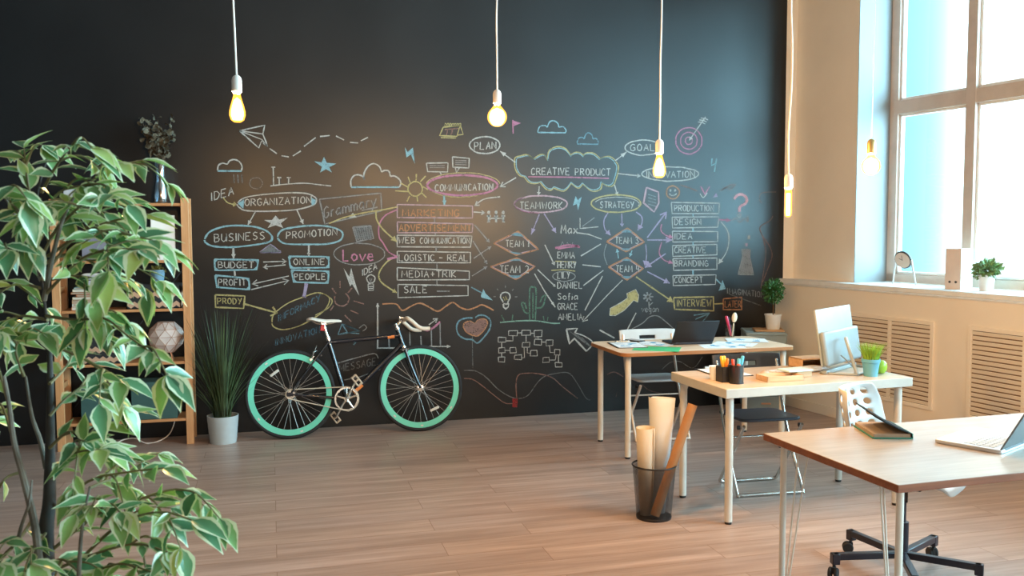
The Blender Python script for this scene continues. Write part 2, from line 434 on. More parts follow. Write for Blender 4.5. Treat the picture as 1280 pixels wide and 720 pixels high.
GW = {'I': .12, 'M': .8, 'W': .85, ' ': .35, '1': .2, 'l': .12, 'i': .12, 'm': .8, '-': .5, 'r': .4, 't': .4, 'f': .4}
O_ = [(.5, 1), (.15, .85), (0, .5), (.15, .15), (.5, 0), (.85, .15), (1, .5), (.85, .85), (.5, 1)]
GL = {
 'A': [[(0, 0), (.5, 1), (1, 0)], [(.2, .38), (.8, .38)]], 'B': [[(0, 0), (0, 1), (.7, .95), (.8, .72), (.55, .53), (0, .52)], [(.55, .53), (.95, .35), (.8, .05), (0, 0)]],
 'C': [[(.95, .85), (.5, 1), (.1, .8), (0, .45), (.15, .1), (.5, 0), (.95, .12)]], 'D': [[(0, 0), (0, 1), (.55, .95), (1, .6), (.9, .25), (.5, 0), (0, 0)]],
 'E': [[(.9, 1), (0, 1), (0, 0), (.95, 0)], [(0, .52), (.7, .52)]], 'F': [[(.95, 1), (0, 1), (0, 0)], [(0, .52), (.7, .52)]],
 'G': [[(.95, .85), (.5, 1), (.1, .8), (0, .45), (.15, .1), (.5, 0), (.95, .15), (.95, .45), (.55, .45)]], 'H': [[(0, 0), (0, 1)], [(1, 0), (1, 1)], [(0, .5), (1, .5)]],
 'I': [[(.5, 0), (.5, 1)]], 'J': [[(.8, 1), (.8, .2), (.45, 0), (0, .2)]], 'K': [[(0, 0), (0, 1)], [(.95, 1), (0, .42), (1, 0)]], 'L': [[(0, 1), (0, 0), (.9, 0)]],
 'M': [[(0, 0), (.1, 1), (.5, .3), (.9, 1), (1, 0)]], 'N': [[(0, 0), (0, 1), (1, 0), (1, 1)]], 'O': [O_], 'P': [[(0, 0), (0, 1), (.75, .95), (.9, .7), (.6, .48), (0, .45)]],
 'R': [[(0, 0), (0, 1), (.75, .95), (.9, .72), (.6, .5), (0, .47)], [(.4, .47), (1, 0)]], 'S': [[(.9, .88), (.5, 1), (.1, .8), (.25, .57), (.75, .45), (.95, .2), (.5, 0), (.05, .12)]],
 'T': [[(0, 1), (1, 1)], [(.5, 1), (.5, 0)]], 'U': [[(0, 1), (0, .25), (.4, 0), (.85, .15), (1, 1)], [(1, 1), (1, 0)]], 'V': [[(0, 1), (.5, 0), (1, 1)]],
 'W': [[(0, 1), (.25, 0), (.5, .7), (.75, 0), (1, 1)]], 'Y': [[(0, 1), (.5, .5)], [(1, 1), (.3, -.05)]], 'Z': [[(0, 1), (1, 1), (0, 0), (1, 0)]], 'X': [[(0, 0), (1, 1)], [(0, 1), (1, 0)]],
 '+': [[(.1, .5), (.9, .5)], [(.5, .15), (.5, .85)]], '-': [[(0, .5), (1, .5)]], '1': [[(0, .8), (.9, 1), (.9, 0)]], '2': [[(.05, .8), (.4, 1), (.9, .8), (.7, .45), (0, 0), (1, 0)]],
 '3': [[(0, .95), (.9, 1), (.4, .58), (.95, .35), (.6, 0), (0, .08)]], '4': [[(.15, 1), (0, .45), (.95, .45)], [(.8, .95), (.8, 0)]], '?': [[(0, .8), (.4, 1), (1, .8), (.5, .45), (.5, .2)]],
 'a': [[(.9, .55), (.4, .62), (0, .3), (.3, 0), (.85, .2), (.9, .6), (.95, 0)]], 'c': [[(.9, .52), (.5, .62), (.05, .4), (.1, .1), (.5, 0), (.95, .1)]], 'h': [[(0, 1), (0, 0)], [(0, .4), (.5, .62), (.95, .4), (.95, 0)]], 'd': [[(.9, 1), (.9, 0)], [(.9, .5), (.4, .62), (0, .3), (.35, 0), (.9, .15)]],
 'e': [[(.05, .33), (.9, .36), (.7, .62), (.2, .58), (0, .25), (.4, 0), (.95, .1)]],
 'f': [[(.95, .9), (.55, 1), (.4, .7), (.4, -.1)], [(.05, .5), (.8, .5)]], 'g': [[(.9, .5), (.4, .6), (0, .35), (.35, .05), (.9, .3), (.9, .6), (.85, -.25), (.3, -.35)]],
 'i': [[(.5, .6), (.5, 0)], [(.5, .8), (.5, .86)]], 'l': [[(.5, 1), (.5, 0)]], 'm': [[(0, 0), (0, .6), (.25, .62), (.5, .45), (.5, 0)], [(.5, .45), (.75, .62), (1, .45), (1, 0)]],
 'n': [[(0, 0), (0, .6)], [(0, .42), (.5, .62), (.95, .4), (.95, 0)]], 'o': [[(.5, .62), (.1, .5), (0, .25), (.4, 0), (.9, .15), (.95, .45), (.5, .62)]],
 'r': [[(.1, 0), (.1, .6)], [(.1, .4), (.5, .62), (1, .58)]], 's': [[(.9, .55), (.3, .62), (.2, .4), (.85, .25), (.6, 0), (.05, .06)]], 't': [[(.5, 1), (.5, 0)], [(0, .62), (1, .62)]],
 'u': [[(0, .6), (.1, .1), (.6, .02), (.95, .6), (1, 0)]], 'v': [[(0, .6), (.45, 0), (1, .62)]], 'x': [[(0, 0), (1, .6)], [(0, .6), (1, 0)]], 'y': [[(0, .6), (.5, .05)], [(1, .62), (.2, -.35)]],
}
def word(k, s, x0, x1, base, h, base2=None, w=1.3, label=None): Chalk('chalk_lettering', label).text(k, s, x0, x1, base, h, base2, w).done()
def arr(k, pts, label=None, **kw): Chalk('chalk_arrow', label).arrow(k, pts, **kw).done()
def shape(k, pts, w=1.7, curve=True, closed=True, label=None, name='chalk_outline'): return Chalk(name, label).st(k, pts, w, curve, closed).done()

# paper plane and its trail
c = Chalk('chalk_sketch', 'white chalk paper plane with dashed trail')
c.st('w', [(299.5, 163.5), (331, 156.5), (328.5, 167.5), (299.5, 163.5)]).st('w', [(328.5, 167.5), (334.5, 182.5), (329, 179)]).st('w', [(299.5, 163.5), (323.5, 185), (327, 176), (334, 182)]).st('w', [(299.5, 163.5), (327.5, 174.5), (334, 182)], 1.2)
for seg in ([(337, 185.6), (346, 192)], [(352, 194.7), (361, 196.2)], [(366, 195), (376, 188.7)], [(380, 183), (394.5, 172)], [(400, 170.6), (412, 169.4)], [(420, 170), (430, 175)], [(437.5, 178), (447.5, 178.7)], [(451, 176), (460, 171.7)]): c.st('w', seg, 1.5)
c.done()
c = Chalk('chalk_sketch', 'small white chalk cloud left of the chart').st('b', [(272, 213.7), (302, 213.8)], 2).st('w', [(272, 213), (273, 207), (278, 204), (284, 205), (287, 201), (293, 199.5), (299, 202), (302.5, 208), (301.5, 213.8)], 1.7, True)
for x in (292, 297, 302): c.st('s', [(x, 218), (x + 1, 229)], 1.2)
c.done()
c = Chalk('chalk_sketch', 'white chalk bar chart').st('w', [(341.5, 209), (342, 231.5)]).st('w', [(349, 222), (349, 231)]).st('w', [(361, 222), (360.5, 230)]).st('w', [(338, 232.5), (355, 230.5), (380, 229), (400, 231), (414, 232.5)], 1.4, True)
for x, y in ((341.5, 209), (349, 222), (361, 222)): c.st('w', [(x - 2.5, y), (x + 2.5, y)], 1.5)
c.oval('s', 320, 229, 8, 7, 1).done()
Chalk('chalk_sketch', 'pale blue filled chalk star').fill('b', [(392.5, 201.5), (402, 203), (405, 196), (408.5, 203.5), (420.5, 204.5), (411.5, 209), (415, 215.7), (407.5, 211.5), (400, 215.7), (402.5, 208.5)]).done()
word('w', 'IDEA', 264, 292, 251, 10, 243); arr('y', [(279, 247), (285, 253.5), (296, 256)], curve=True, h=5)
c = Chalk('chalk_outline').st('w', [(297, 254), (310, 246), (350, 241.5), (380, 241.5), (393, 246), (395.5, 251), (391, 256.5), (370, 262), (340, 264), (310, 263.5), (300, 260)], 1.6, True, True)
c.fill('b', [(297.5, 254.5), (305, 249), (304.5, 261.5)]).fill('b', [(389, 247), (394.5, 250), (394, 254.5), (389.5, 257)]).done()
word('w', 'ORGANIZATION', 306, 389, 257.5, 8.5, 254)
arr('w', [(319, 265), (310, 281)], fat=True, h=6); arr('w', [(371, 262), (379, 280)], fat=True, h=6)
Chalk('chalk_sketch', 'white filled chalk star').fill('w', [(330, 275), (340, 275), (344.5, 269.5), (349, 274.5), (360, 272), (351, 279), (354, 285), (344.5, 281.5), (334.5, 285), (338.5, 279)]).done()
shape('b', [(256, 299), (262, 290), (275, 284.5), (290, 282), (315, 283), (332, 288), (340, 296), (336, 302.5), (315, 306.5), (290, 309), (268, 308), (258, 304)], 2.2)
word('w', 'BUSINESS', 268, 331, 302.5, 9.5, 299)
shape('b', [(347, 296), (352, 288), (365, 284.5), (388, 282), (410, 283), (425, 288), (428.5, 294), (424, 301), (408, 305), (385, 305.5), (360, 305), (351, 302)], 2.2)
word('w', 'PROMOTION', 358, 421, 298.5, 8.5, 294)
arr('w', [(291.5, 309), (292, 323)], w=2.2, fat=True, h=6); arr('w', [(386, 306), (386, 320.5)], w=2, fat=True, h=5)
Chalk('chalk_sketch', 'purple chalk triangle').fill('s', [(325, 315.5), (338, 305.5), (351, 315)]).st('l', [(325, 315.5), (338, 305.5), (351, 315)], 1.8, closed=True).st('l', [(325, 315), (351, 314.6)], 3).done()
def bluebox(p, t, x0, x1, b0, h):
    c = Chalk('chalk_outline'); c.box('b', p, 2)
    for i in range(4):
        q = p[i]; a = p[i - 1]; d = p[(i + 1) % 4]
        k = lambda z: (q[0] + (z[0] - q[0]) * 5 / max(6, sqrt((z[0] - q[0]) ** 2 + (z[1] - q[1]) ** 2)), q[1] + (z[1] - q[1]) * 5 / max(6, sqrt((z[0] - q[0]) ** 2 + (z[1] - q[1]) ** 2)))
        c.fill('b', [q, k(a), k(d)])
    c.done(); word('w', t, x0, x1, b0, h)
bluebox([(268, 324), (323, 325), (321, 337), (269, 338)], 'BUDGET', 273, 317, 335, 8)
bluebox([(269, 344), (311, 348), (312, 362), (271, 359)], 'PROFIT', 273, 307, 357, 8)
bluebox([(361, 320.5), (411, 321), (411, 334.5), (363, 335)], 'ONLINE', 367, 406, 331, 7.5)
bluebox([(364, 337.5), (411, 339), (410, 354), (367, 352.5)], 'PEOPLE', 368, 407, 349.5, 7.5)
arr('w', [(329, 327.5), (358, 326.5)], w=1.4); arr('w', [(357, 331), (329, 334)], w=1.4); arr('w', [(361, 345), (315, 355)], w=1.3, h=8); arr('w', [(314, 362), (361, 350.5)], w=1.3, h=8)
Chalk('chalk_line').st('w', [(293, 338), (294, 345)], 2).st('w', [(385.5, 335), (386, 338)], 3).done()
arr('l', [(383, 354), (380, 372)], w=4.5, h=5, fat=True)
Chalk('chalk_outline').box('y', [(269, 368.5), (306, 370), (304.5, 385.5), (269.5, 384)], 1.9).done(); word('y', 'PRODY', 272, 302, 380, 7.5)
arr('y', [(304, 379.5), (346, 391)], w=2.2, h=9, ang=.7)
Chalk('chalk_outline', 'tilted yellow chalk oval').st('y', [(340, 403), (343, 392), (360, 379), (380, 371), (396, 366), (408, 369), (412, 375), (407, 386), (395, 396), (375, 407), (355, 412), (343, 409)], 1.5, True, True).st('y', [(404, 367), (415, 375), (410, 385), (394, 394)], 1.2, True).done()
word('q', 'INFORMACY', 348, 400, 402, 8, 376); word('q', 'INNOVATION', 344, 400, 432, 8, 416)
c = Chalk('chalk_sketch', 'orange chalk sun behind the saddle').oval('m', 427, 374, 9, 8.5, 1.7, -1, 3.6)
for s_ in ([(415, 360), (420, 367)], [(425, 351), (425, 360)], [(440, 360), (435, 366)], [(442, 376), (455, 380)], [(438, 388), (448, 392)], [(431, 394), (439, 402)], [(413, 388), (417, 382)]): c.st('m', s_, 1.5)
c.done()
Chalk('chalk_sketch', 'pale chalk pyramid behind the saddle').st('n', [(427.5, 405), (422.5, 418), (434, 415), (427.5, 405), (450, 413.7), (434, 416), (449, 417)], 1.4).st('n', [(427.5, 405), (450, 413.7), (423, 418)], 1.3).st('d', [(449, 410), (455, 406), (458, 410), (453, 414)], 1.2, True).st('n', [(435, 424), (445, 428), (442, 431)], 2).done()
c = Chalk('chalk_sketch', 'chalk growth chart with pink line by the handlebar').arrow('w', [(472, 436), (472, 379)], w=2, fat=True, h=5).st('w', [(472, 435), (510, 435)], 1.8).arrow('w', [(536, 433), (563, 433)], fat=True, h=5)
for x, y0, y1 in ((486, 422, 435), (512, 411, 432), (526, 420, 432), (539, 412, 432), (550, 404, 432)): c.st('d', [(x, y0), (x + .5, y1)], 1.6)
c.st('p', [(513, 402.5), (520, 405), (527, 409), (533, 413), (541, 410), (546, 406), (550, 402)], 2.6, True).arrow('w', [(536, 406), (547, 398)], w=1.5).done()
c = Chalk('chalk_outline').st('d', [(417, 457), (422, 454), (450, 446), (468, 442), (473, 448)], 1.4, True).st('d', [(430, 475), (450, 471), (475, 462), (472, 455)], 1.4).done(); word('s', 'MESSAGE', 424, 470, 465, 9, 456)
Chalk('chalk_outline').box('d', [(399.4, 249), (476, 241.5), (477, 263.7), (406, 280)], 1.5).done(); word('d', 'Grammary', 405, 470, 273, 14, 257, 1.5); Chalk('chalk_line').st('d', [(452, 263), (472, 259)], 1.5).done()
shape('y', [(411, 279.5), (430, 272), (455, 266), (480, 262), (497, 258.5)], 1.7, True, False, name='chalk_line'); Chalk('chalk_sketch', 'tiny white chalk triangle').fill('w', [(436, 272), (441, 266), (446, 272)]).done()
Chalk('chalk_sketch', 'white chalk cloud beside the sun').st('w', [(439, 234), (438.5, 226), (442, 220), (448, 218.5), (454, 221), (455.5, 225)], 1.8, True).st('w', [(455.3, 225), (455, 217), (460, 208), (467, 204.5), (474, 208), (477, 215)], 1.8, True).st('w', [(477, 215), (481, 213), (486, 214), (488, 220.5)], 1.8, True).st('w', [(488, 220.5), (493, 220), (499, 224), (501, 229), (499, 234)], 1.8, True).st('b', [(439, 234), (499, 234)], 2.1).done()
c = Chalk('chalk_sketch', 'yellow chalk sun').oval('y', 519, 236, 9, 9, 1.8)
for s_ in ([(510, 221), (513, 229)], [(520.5, 217.5), (520, 226)], [(532, 220), (525.5, 227)], [(535, 237), (528, 233)], [(533, 247), (527, 241)], [(522, 252), (521, 244.5)], [(508.5, 252), (512, 245)], [(494, 238.5), (510, 239.5)], [(501, 229), (510, 234)]): c.st('y', s_, 1.7)
c.done()
Chalk('chalk_sketch', 'pale blue chalk lightning bolt').fill('b', [(506, 184), (509.5, 190), (516, 184.5), (518.5, 205), (513.5, 193), (508, 197)]).done()
c = Chalk('chalk_sketch', 'two white chalk speech boxes').box('w', [(533, 204), (560, 203.5), (559.5, 215), (534.5, 214.5)], 1.5).st('w', [(550, 215), (552, 219)]).box('w', [(565.5, 196), (586.5, 198), (586, 210), (566, 209)], 1.5).st('w', [(569, 209), (570.5, 216), (574, 210)], 1.3)
for y in (207, 209.5): c.st('d', [(537, y), (556, y)], .9)
for y in (200.5, 203, 205.5): c.st('d', [(569, y), (583, y + .5)], .9)
c.done()
Chalk('chalk_outline').oval('p', 578, 231.5, 44, 12.5, 2.6).oval('y', 579, 230.5, 46, 14.5, 1.2, 3.2, 6.2).oval('y', 575, 232, 40, 14.5, 1.1, .9, 2.6).done(); word('w', 'COMMUNICATION', 544, 616, 239, 8.5, 238)
Chalk('chalk_sketch', 'pink chalk flag').st('p', [(641, 150), (641.3, 167)], 1.8).fill('p', [(641, 150.5), (651, 154), (641, 158)]).done()
c = Chalk('chalk_sketch', 'yellow chalk desk calendar').box('y', [(554, 159), (575, 157), (571, 170.5), (549.5, 169.5)], 1.6).st('y', [(575, 156), (579, 168), (571, 169)], 1.5).st('m', [(556, 162), (573, 160.5)], 1.4).st('y', [(551, 172), (570, 172.5)], 1.4).st('m', [(560, 161), (558, 169)], 1.2).st('m', [(566, 160.5), (564, 169)], 2)
for i in range(7): c.oval('y', 557 + i * 3, 156, 1.2, 1.8, .9, n=8)
c.done()
Chalk('chalk_outline').oval('w', 606, 181.5, 19, 10.5, 1.8).done(); word('w', 'PLAN', 593, 620, 187, 9, 186)
arr('w', [(644, 203), (625, 189)], h=8, fat=True, ang=.35)
# the big creative cloud
cy_ = [[(643, 202.5), (644, 197), (650, 195), (658.7, 193.5), (667, 198.5)], [(667, 198.5), (673.7, 194), (680, 193.5), (684, 200)], [(684, 198), (686, 189), (691, 185), (698.7, 183.2), (707, 186), (714, 195)], [(713, 194), (718.7, 190.6), (725, 191), (730, 195)], [(729, 194), (734, 191), (743, 192), (751, 199)], [(751, 198), (757, 196), (763, 196), (770, 201)], [(770, 202), (773, 208), (771.5, 219), (768, 230)], [(768, 230), (764, 233), (758, 232), (752.5, 228.5)], [(752.5, 229), (751, 236), (745, 239), (738, 238), (728.7, 230)], [(728.7, 230), (724, 235), (720, 234), (714, 229)], [(714, 229), (709, 236), (703, 239), (692, 235)], [(692, 235), (688, 238), (682, 236), (675, 228)], [(675, 228), (669, 229.5), (661, 228), (655, 221)], [(655, 221), (649, 219), (644, 211), (643, 202.5)]]
c = Chalk('chalk_outline', 'big yellow and blue double cloud outline')
for s_ in cy_: c.st('y', s_, 1.6, True)
for s_ in cy_: c.st('b', [(707 + (x - 707) * .965, 211 + (y - 211) * .93) for x, y in s_], 1.3, True)
c.done()
word('w', 'CREATIVE', 664, 712, 218.5, 8.5); word('w', 'PRODUCT', 719, 763, 219, 8.5, 219.5); shape('p', [(660, 221), (710, 221.5), (761, 223)], 1.8, False, False, name='chalk_line')
arr('w', [(645, 222), (625, 233.5)], h=7); arr('w', [(674, 233), (673, 244.5)], h=5, fat=True); arr('w', [(769, 201), (783, 190)], h=8, fat=True, ang=.35); arr('w', [(772, 217), (800, 220)], h=4); arr('w', [(768, 231), (772, 244.5)], h=5, fat=True)
for c_, k, lb in (([(672.5, 165.6), (672.5, 163), (675, 158), (681, 157), (684, 159)], 'b', 'small blue chalk cloud right of the flag'), ([(721.5, 180), (722, 176), (725, 172), (729, 172), (731, 174)], 'n', 'faint blue chalk cloud over the creative cloud')):
    dx, dy = c_[0][0] - 672.5, c_[0][1] - 165.6
    sc_ = 1 if k == 'b' else .75
    q = lambda L_: [(c_[0][0] + (x - 672.5) * sc_, c_[0][1] + (y - 165.6) * (1 if k == 'b' else .95)) for x, y in L_]
    Chalk('chalk_sketch', lb).st(k, q([(672.5, 165.6), (672.5, 163), (675, 158), (681, 157), (684, 159)]), 1.6, True).st(k, q([(684, 159), (687, 152.5), (692, 151), (697, 154), (698.5, 159)]), 1.6, True).st(k, q([(698.5, 159), (704, 158.5), (707.5, 163), (706.5, 166)]), 1.6, True).st(k, q([(672.5, 165.6), (707, 166)]), 1.9).done()
Chalk('chalk_outline').oval('k', 676, 255, 33, 10.5, 2).oval('p', 675, 255.5, 32, 11, 1.2, 1.6, 4).done(); word('w', 'TEAMWORK', 650, 703, 261, 8.5)
Chalk('chalk_sketch', 'small pale chalk bolt between two ovals').fill('b', [(716, 257), (719.5, 245), (722, 250), (727, 246), (722.5, 263), (721, 255)]).done()
Chalk('chalk_outline').oval('y', 770, 254.5, 31, 11, 1.9).oval('w', 771, 255, 28, 8.5, 1, 3.4, 6.6).done(); word('w', 'STRATEGY', 750, 792, 260, 8)
Chalk('chalk_outline').oval('w', 804, 184.5, 22.5, 9.5, 1.7).done(); word('w', 'GOAL', 788, 819, 188.5, 8.5)
Chalk('chalk_outline').oval('w', 838, 217.5, 35.5, 8.8, 1.7).done(); word('w', 'INNOVATION', 808, 868, 222, 8)
c = Chalk('chalk_sketch', 'pink chalk target with a white arrow')
for r_ in (16.5, 10.5, 4.5): c.oval('p', 861, 176, r_, r_, 1.7)
c.arrow('w', [(882, 146), (861.5, 175.5)], w=1.6, h=5, fat=True)
for d_ in (0, 2.5, 5): c.st('w', [(881 - d_ * .7, 148 + d_), (885 - d_ * .7, 150 + d_)], 1.4).st('w', [(881 - d_ * .7, 148 + d_), (876 - d_ * .7, 147.5 + d_)], 1.4)
c.done()
Chalk('chalk_sketch', 'small blue chalk bolt right of the target').st('b', [(890, 198), (889, 207), (895, 204)], 2).st('b', [(895.5, 198), (893, 215)], 2).done()
Chalk('chalk_sketch', 'orange chalk smiley').oval('o', 841, 240.5, 8, 8, 1.7).oval('w', 838, 238, .7, 1, 1.3, n=8).oval('w', 844, 238, .7, 1, 1.3, n=8).oval('w', 841, 240.5, 4.5, 4, 1.4, .3, 2.8).done()
Chalk('chalk_line').st('m', [(850, 231), (862, 235), (872, 239)], 1.5, True).done()
Chalk('chalk_sketch', 'pink and white chalk tick').st('p', [(876, 233), (881, 243), (887, 233)], 1.8).st('w', [(875, 242), (879, 247), (884, 241)], 1.3, True).done()
c = Chalk('chalk_sketch', 'pink chalk page').st('k', [(808, 234.4), (823, 240), (823.5, 253.7), (817.5, 265), (804.4, 253.5)], 2.3, closed=True)
for y in (243, 247, 251, 255): c.st('d', [(810, y), (820, y + 3)], 1)
c.done()
arr('l', [(760, 266), (755, 275), (756, 286), (763, 294)], curve=True, h=7, fat=True); arr('l', [(777, 267), (777.5, 283)], h=4); arr('l', [(795, 265), (802, 271), (802, 280), (797, 288)], curve=True, h=8, fat=True)
Chalk('chalk_sketch', 'small white chalk axes').st('w', [(725, 272.5), (725, 285.6), (748, 283.5)], 1.4).st('d', [(728, 283), (743, 272)], 1.2).done()
def diamond(P, t, x0, x1, bl, h):
    c = Chalk('chalk_outline'); l, tp, r_, bt = P; mx = (tp[0] + bt[0]) / 2
    i = lambda a, b_, f: (a[0] + (b_[0] - a[0]) * f, a[1] + (b_[1] - a[1]) * f)
    c.fill('n', [i(tp, l, .12), i(tp, r_, .12), i(tp, r_, .32), i(tp, l, .32)]).fill('n', [i(bt, l, .12), i(bt, r_, .12), i(bt, r_, .32), i(bt, l, .32)])
    c.st('o', [l, tp, r_, bt], 2, closed=True).st('k', [(l[0] + 2, l[1]), (tp[0], tp[1] + 1.5), (r_[0] - 2, r_[1]), (bt[0], bt[1] - 1.5)], .9, closed=True).done(); word('w', t, x0, x1, bl, h)
diamond([(617, 304), (647.5, 289), (673, 311.5), (645, 319)], 'TEAM 1', 632, 661, 308.5, 8)
diamond([(613, 333.5), (646, 322.5), (669, 333), (645, 349.5)], 'TEAM 2', 625, 661, 341, 9)
diamond([(758, 302), (784, 285), (805.6, 302.5), (782.5, 314.4)], 'TEAM 3', 769, 798, 304.5, 8)
diamond([(760.6, 333.7), (783.7, 322), (804, 335.6), (783.7, 350)], 'TEAM 4', 770, 799, 340, 8)
# list of fields, left
bx = [[(496.5, 255.6), (590.6, 257.5), (590.6, 272.5), (496.5, 272)], [(496.5, 277.5), (591, 280), (590, 290.5), (497, 291)], [(496.5, 294), (590, 295), (588, 309), (496.5, 308.5)], [(496.5, 314), (588, 315.5), (588, 328.5), (496.5, 328)], [(496.5, 334.5), (586.5, 339), (586.5, 349.5), (496.5, 350)], [(497.5, 355.5), (585, 357), (585, 369.5), (497.5, 372)]]
for i, p in enumerate(bx): Chalk('chalk_outline').box('k' if i < 2 else 'w', p, 1.4).done()
word('o', 'MARKETING', 503, 574, 270.5, 8.5, w=1.7); word('o', 'ADVERTISEMENT', 499, 589, 289, 8.5, w=1.7); word('w', 'WEB', 498, 519, 304, 7.5); word('w', 'COMMUNICATION', 525, 587, 304.5, 7.5)
word('w', 'LOGISTIC', 499, 543, 326, 8); word('w', '- REAL', 549, 585, 326, 7.5); word('w', 'MEDIA+TRIK', 502, 570, 346.5, 8); word('w', 'SALE', 505, 534, 366, 8.5); Chalk('chalk_line').st('d', [(546, 364), (562, 364)], 1.3).done()
c = Chalk('chalk_line')
for x, y0, y1 in ((543, 272, 278.5), (544, 291, 294.5), (545, 309, 315), (546, 328, 337), (546, 350, 356.5)): c.st('d', [(x, y0), (x + .3, y1)], 1.5)
c.done()
shape('p', [(497, 262), (482, 269), (474, 281), (474, 296), (479, 304), (486, 315), (497, 321)], 1.7, True, False, name='chalk_line')
arr('y', [(470, 264), (471, 275), (480, 288), (496, 302)], curve=True, w=1.9, h=8, fat=True); arr('y', [(496, 321), (484, 327), (474, 341), (477, 353), (496, 366)], curve=True, w=1.8, h=6, fat=True); Chalk('chalk_line').st('p', [(484, 324), (497, 321)], 3).done()
c = Chalk('chalk_sketch', 'white scribbled chalk patch').box('d', [(441, 284), (463, 282), (467, 298), (446, 302)], 1.6)
for i in range(7): c.st('d', [(443 + i * 3, 284), (448 + i * 2.6, 300)], 1.6); c.st('d', [(445, 285 + i * 2.3), (465, 283 + i * 2.2)], 1.1)
c.done()
Chalk('chalk_outline').oval('d', 449, 317.5, 32, 13.5, 1.3).done(); word('p', 'Love', 429, 467, 326, 14, w=2)
Chalk('chalk_sketch', 'large white chalk lightning bolt').fill('w', [(429.5, 335), (436.5, 346), (439, 335), (443, 350), (449, 369.5), (440, 355), (437.5, 358)]).done()
word('w', 'IDEA', 453, 471, 345, 8, 336)
Chalk('chalk_sketch', 'small white chalk bulb beside the bolt').oval('w', 463.5, 348.5, 5.2, 5.2, 1.4).box('w', [(460, 355), (467, 355), (466.5, 363), (460.5, 363)], 1.3).st('w', [(460, 358), (467, 358)], 1.2).st('w', [(460, 360.5), (467, 360.5)], 1.2).st('d', [(462, 348), (463, 353), (465, 348)], 1).done()
c = Chalk('chalk_sketch', 'three white chalk figures')
for x in (611, 620, 629): c.oval('w', x, 265.5, 1.2, 1.2, 1.8, n=8).st('w', [(x - 2.5, 270), (x + 2.5, 270)], 2.6).st('w', [(x, 269), (x, 278)], 2.6)
c.st('w', [(609, 278), (614, 273), (627, 273), (631, 278)], 1.3).done()
arr('b', [(555, 244), (555.5, 256)], w=2.6, h=6, fat=True); arr('w', [(625, 246), (605, 249), (593.5, 257)], curve=True, h=6); arr('w', [(592, 265), (606, 266)], h=5)
for p in ([(593, 281), (612, 303)], [(591, 301), (609, 330)], [(592, 323), (614, 308)], [(590, 345), (609, 333)]): arr('d', p, w=1.4, h=5, fat=True)
Chalk('chalk_arrow').st('n', [(589, 359), (602, 366)], 1.5).fill('b', [(601, 370), (604, 361), (607, 367), (616, 375.5), (602, 372)]).done()
shape('o', [(478, 380), (495, 380), (503, 388), (515, 382), (525, 379), (535, 383), (547, 389), (557, 383), (566, 378), (575, 384), (585, 387), (595, 384), (602, 381), (610, 384), (617, 388)], 1.9, True, False, label='orange chalk wave', name='chalk_line')
arr('l', [(674, 268), (664, 293)], h=8, fat=True, ang=.35); arr('l', [(680, 267), (695, 291)], h=7, fat=True); arr('w', [(681, 306), (693, 331)], h=4); arr('w', [(672, 337), (694, 358)], h=3); arr('w', [(668, 342), (680, 363), (694, 384)], h=7, fat=True, ang=.25)
word('w', 'Max', 701, 722, 292, 11, w=1.6); Chalk('chalk_lettering', 'pink crossed out chalk word').st('p', [(694, 310), (712, 306), (725, 309)], 2.4, True).st('p', [(697, 311), (724, 307)], 2.2).st('d', [(700, 309), (703, 302), (706, 309), (709, 303), (713, 309), (716, 303)], 1.2).done()
for t, x0, x1, bl in (('EMMA', 697, 718, 323), ('HENRY', 697, 720, 335), ('LILY', 697, 712, 348), ('DANIEL', 697, 728, 360.5), ('Sofia', 697, 722, 374.5), ('GRACE', 697, 722, 387), ('AMELIA', 698, 728, 400)): word('w', t, x0, x1, bl, 8)
Chalk('chalk_line').st('y', [(694, 326.5), (720, 327.5)], 1.4).st('y', [(689, 338), (705, 337), (719, 339)], 1.4).oval('d', 705, 345.5, 14, 6, 1.2).done()
c = Chalk('chalk_line', 'white chalk lines from the names to the teams')
for p in ([(722, 291), (736, 293), (752, 299)], [(726, 320), (751, 305)], [(728, 331), (751, 333.5)], [(729, 357), (754, 338)], [(753, 345), (731, 388)]): c.st('w', p, 1.5)
c.done(); arr('w', [(778, 350), (760, 368), (728, 402)], h=7, w=1.3)
arr('b', [(773, 323), (771, 311)], h=5, fat=True, w=1.2); arr('b', [(790, 313), (787, 321)], h=5, fat=True, w=1.2); Chalk('chalk_line').st('d', [(758, 305), (755, 318), (759, 331)], 1, True).done()
arr('l', [(807, 305), (808, 320), (806, 333)], curve=True, h=8, fat=True, w=1.3); arr('l', [(832, 317), (806, 334.5)], w=2, h=9, fat=True); arr('l', [(809, 339.5), (837, 354)], h=8, fat=True, w=1.8); arr('l', [(809, 297), (833, 265)], h=9, w=1.9); arr('l', [(809, 300), (840, 300)], h=9, fat=True, w=1.9)
arr('p', [(827, 280), (826, 288), (832, 294), (841, 297)], curve=True, h=6, fat=True); arr('p', [(827, 303), (824, 316), (830, 325), (841, 329)], curve=True, h=6, fat=True)
arr('y', [(795, 346), (842, 378)], w=2.1, h=9, fat=True)
bx = [[(839, 253), (899, 254), (898.5, 267), (840, 267)], [(840, 271.5), (898.5, 271), (897, 284), (840.5, 285)], [(840.5, 289), (897, 289.5), (897, 302), (841, 302.5)], [(840.5, 307), (896, 305.5), (896, 318.5), (841, 320.5)], [(841, 323.5), (896, 322.5), (896, 336.5), (842, 338)], [(841, 344.5), (895, 343.5), (894, 355.5), (841.5, 357)]]
for p in bx: Chalk('chalk_outline').box('w', p, 1.5).done()
for t, x1, bl in (('PRODUCTION', 892, 264), ('DESIGN', 876, 281), ('IDEA', 865, 299), ('CREATIVE', 882, 316), ('BRANDING', 885, 333), ('CONCEPT', 878, 353.5)): word('w', t, 843, x1, bl, 7.5)
c = Chalk('chalk_line')
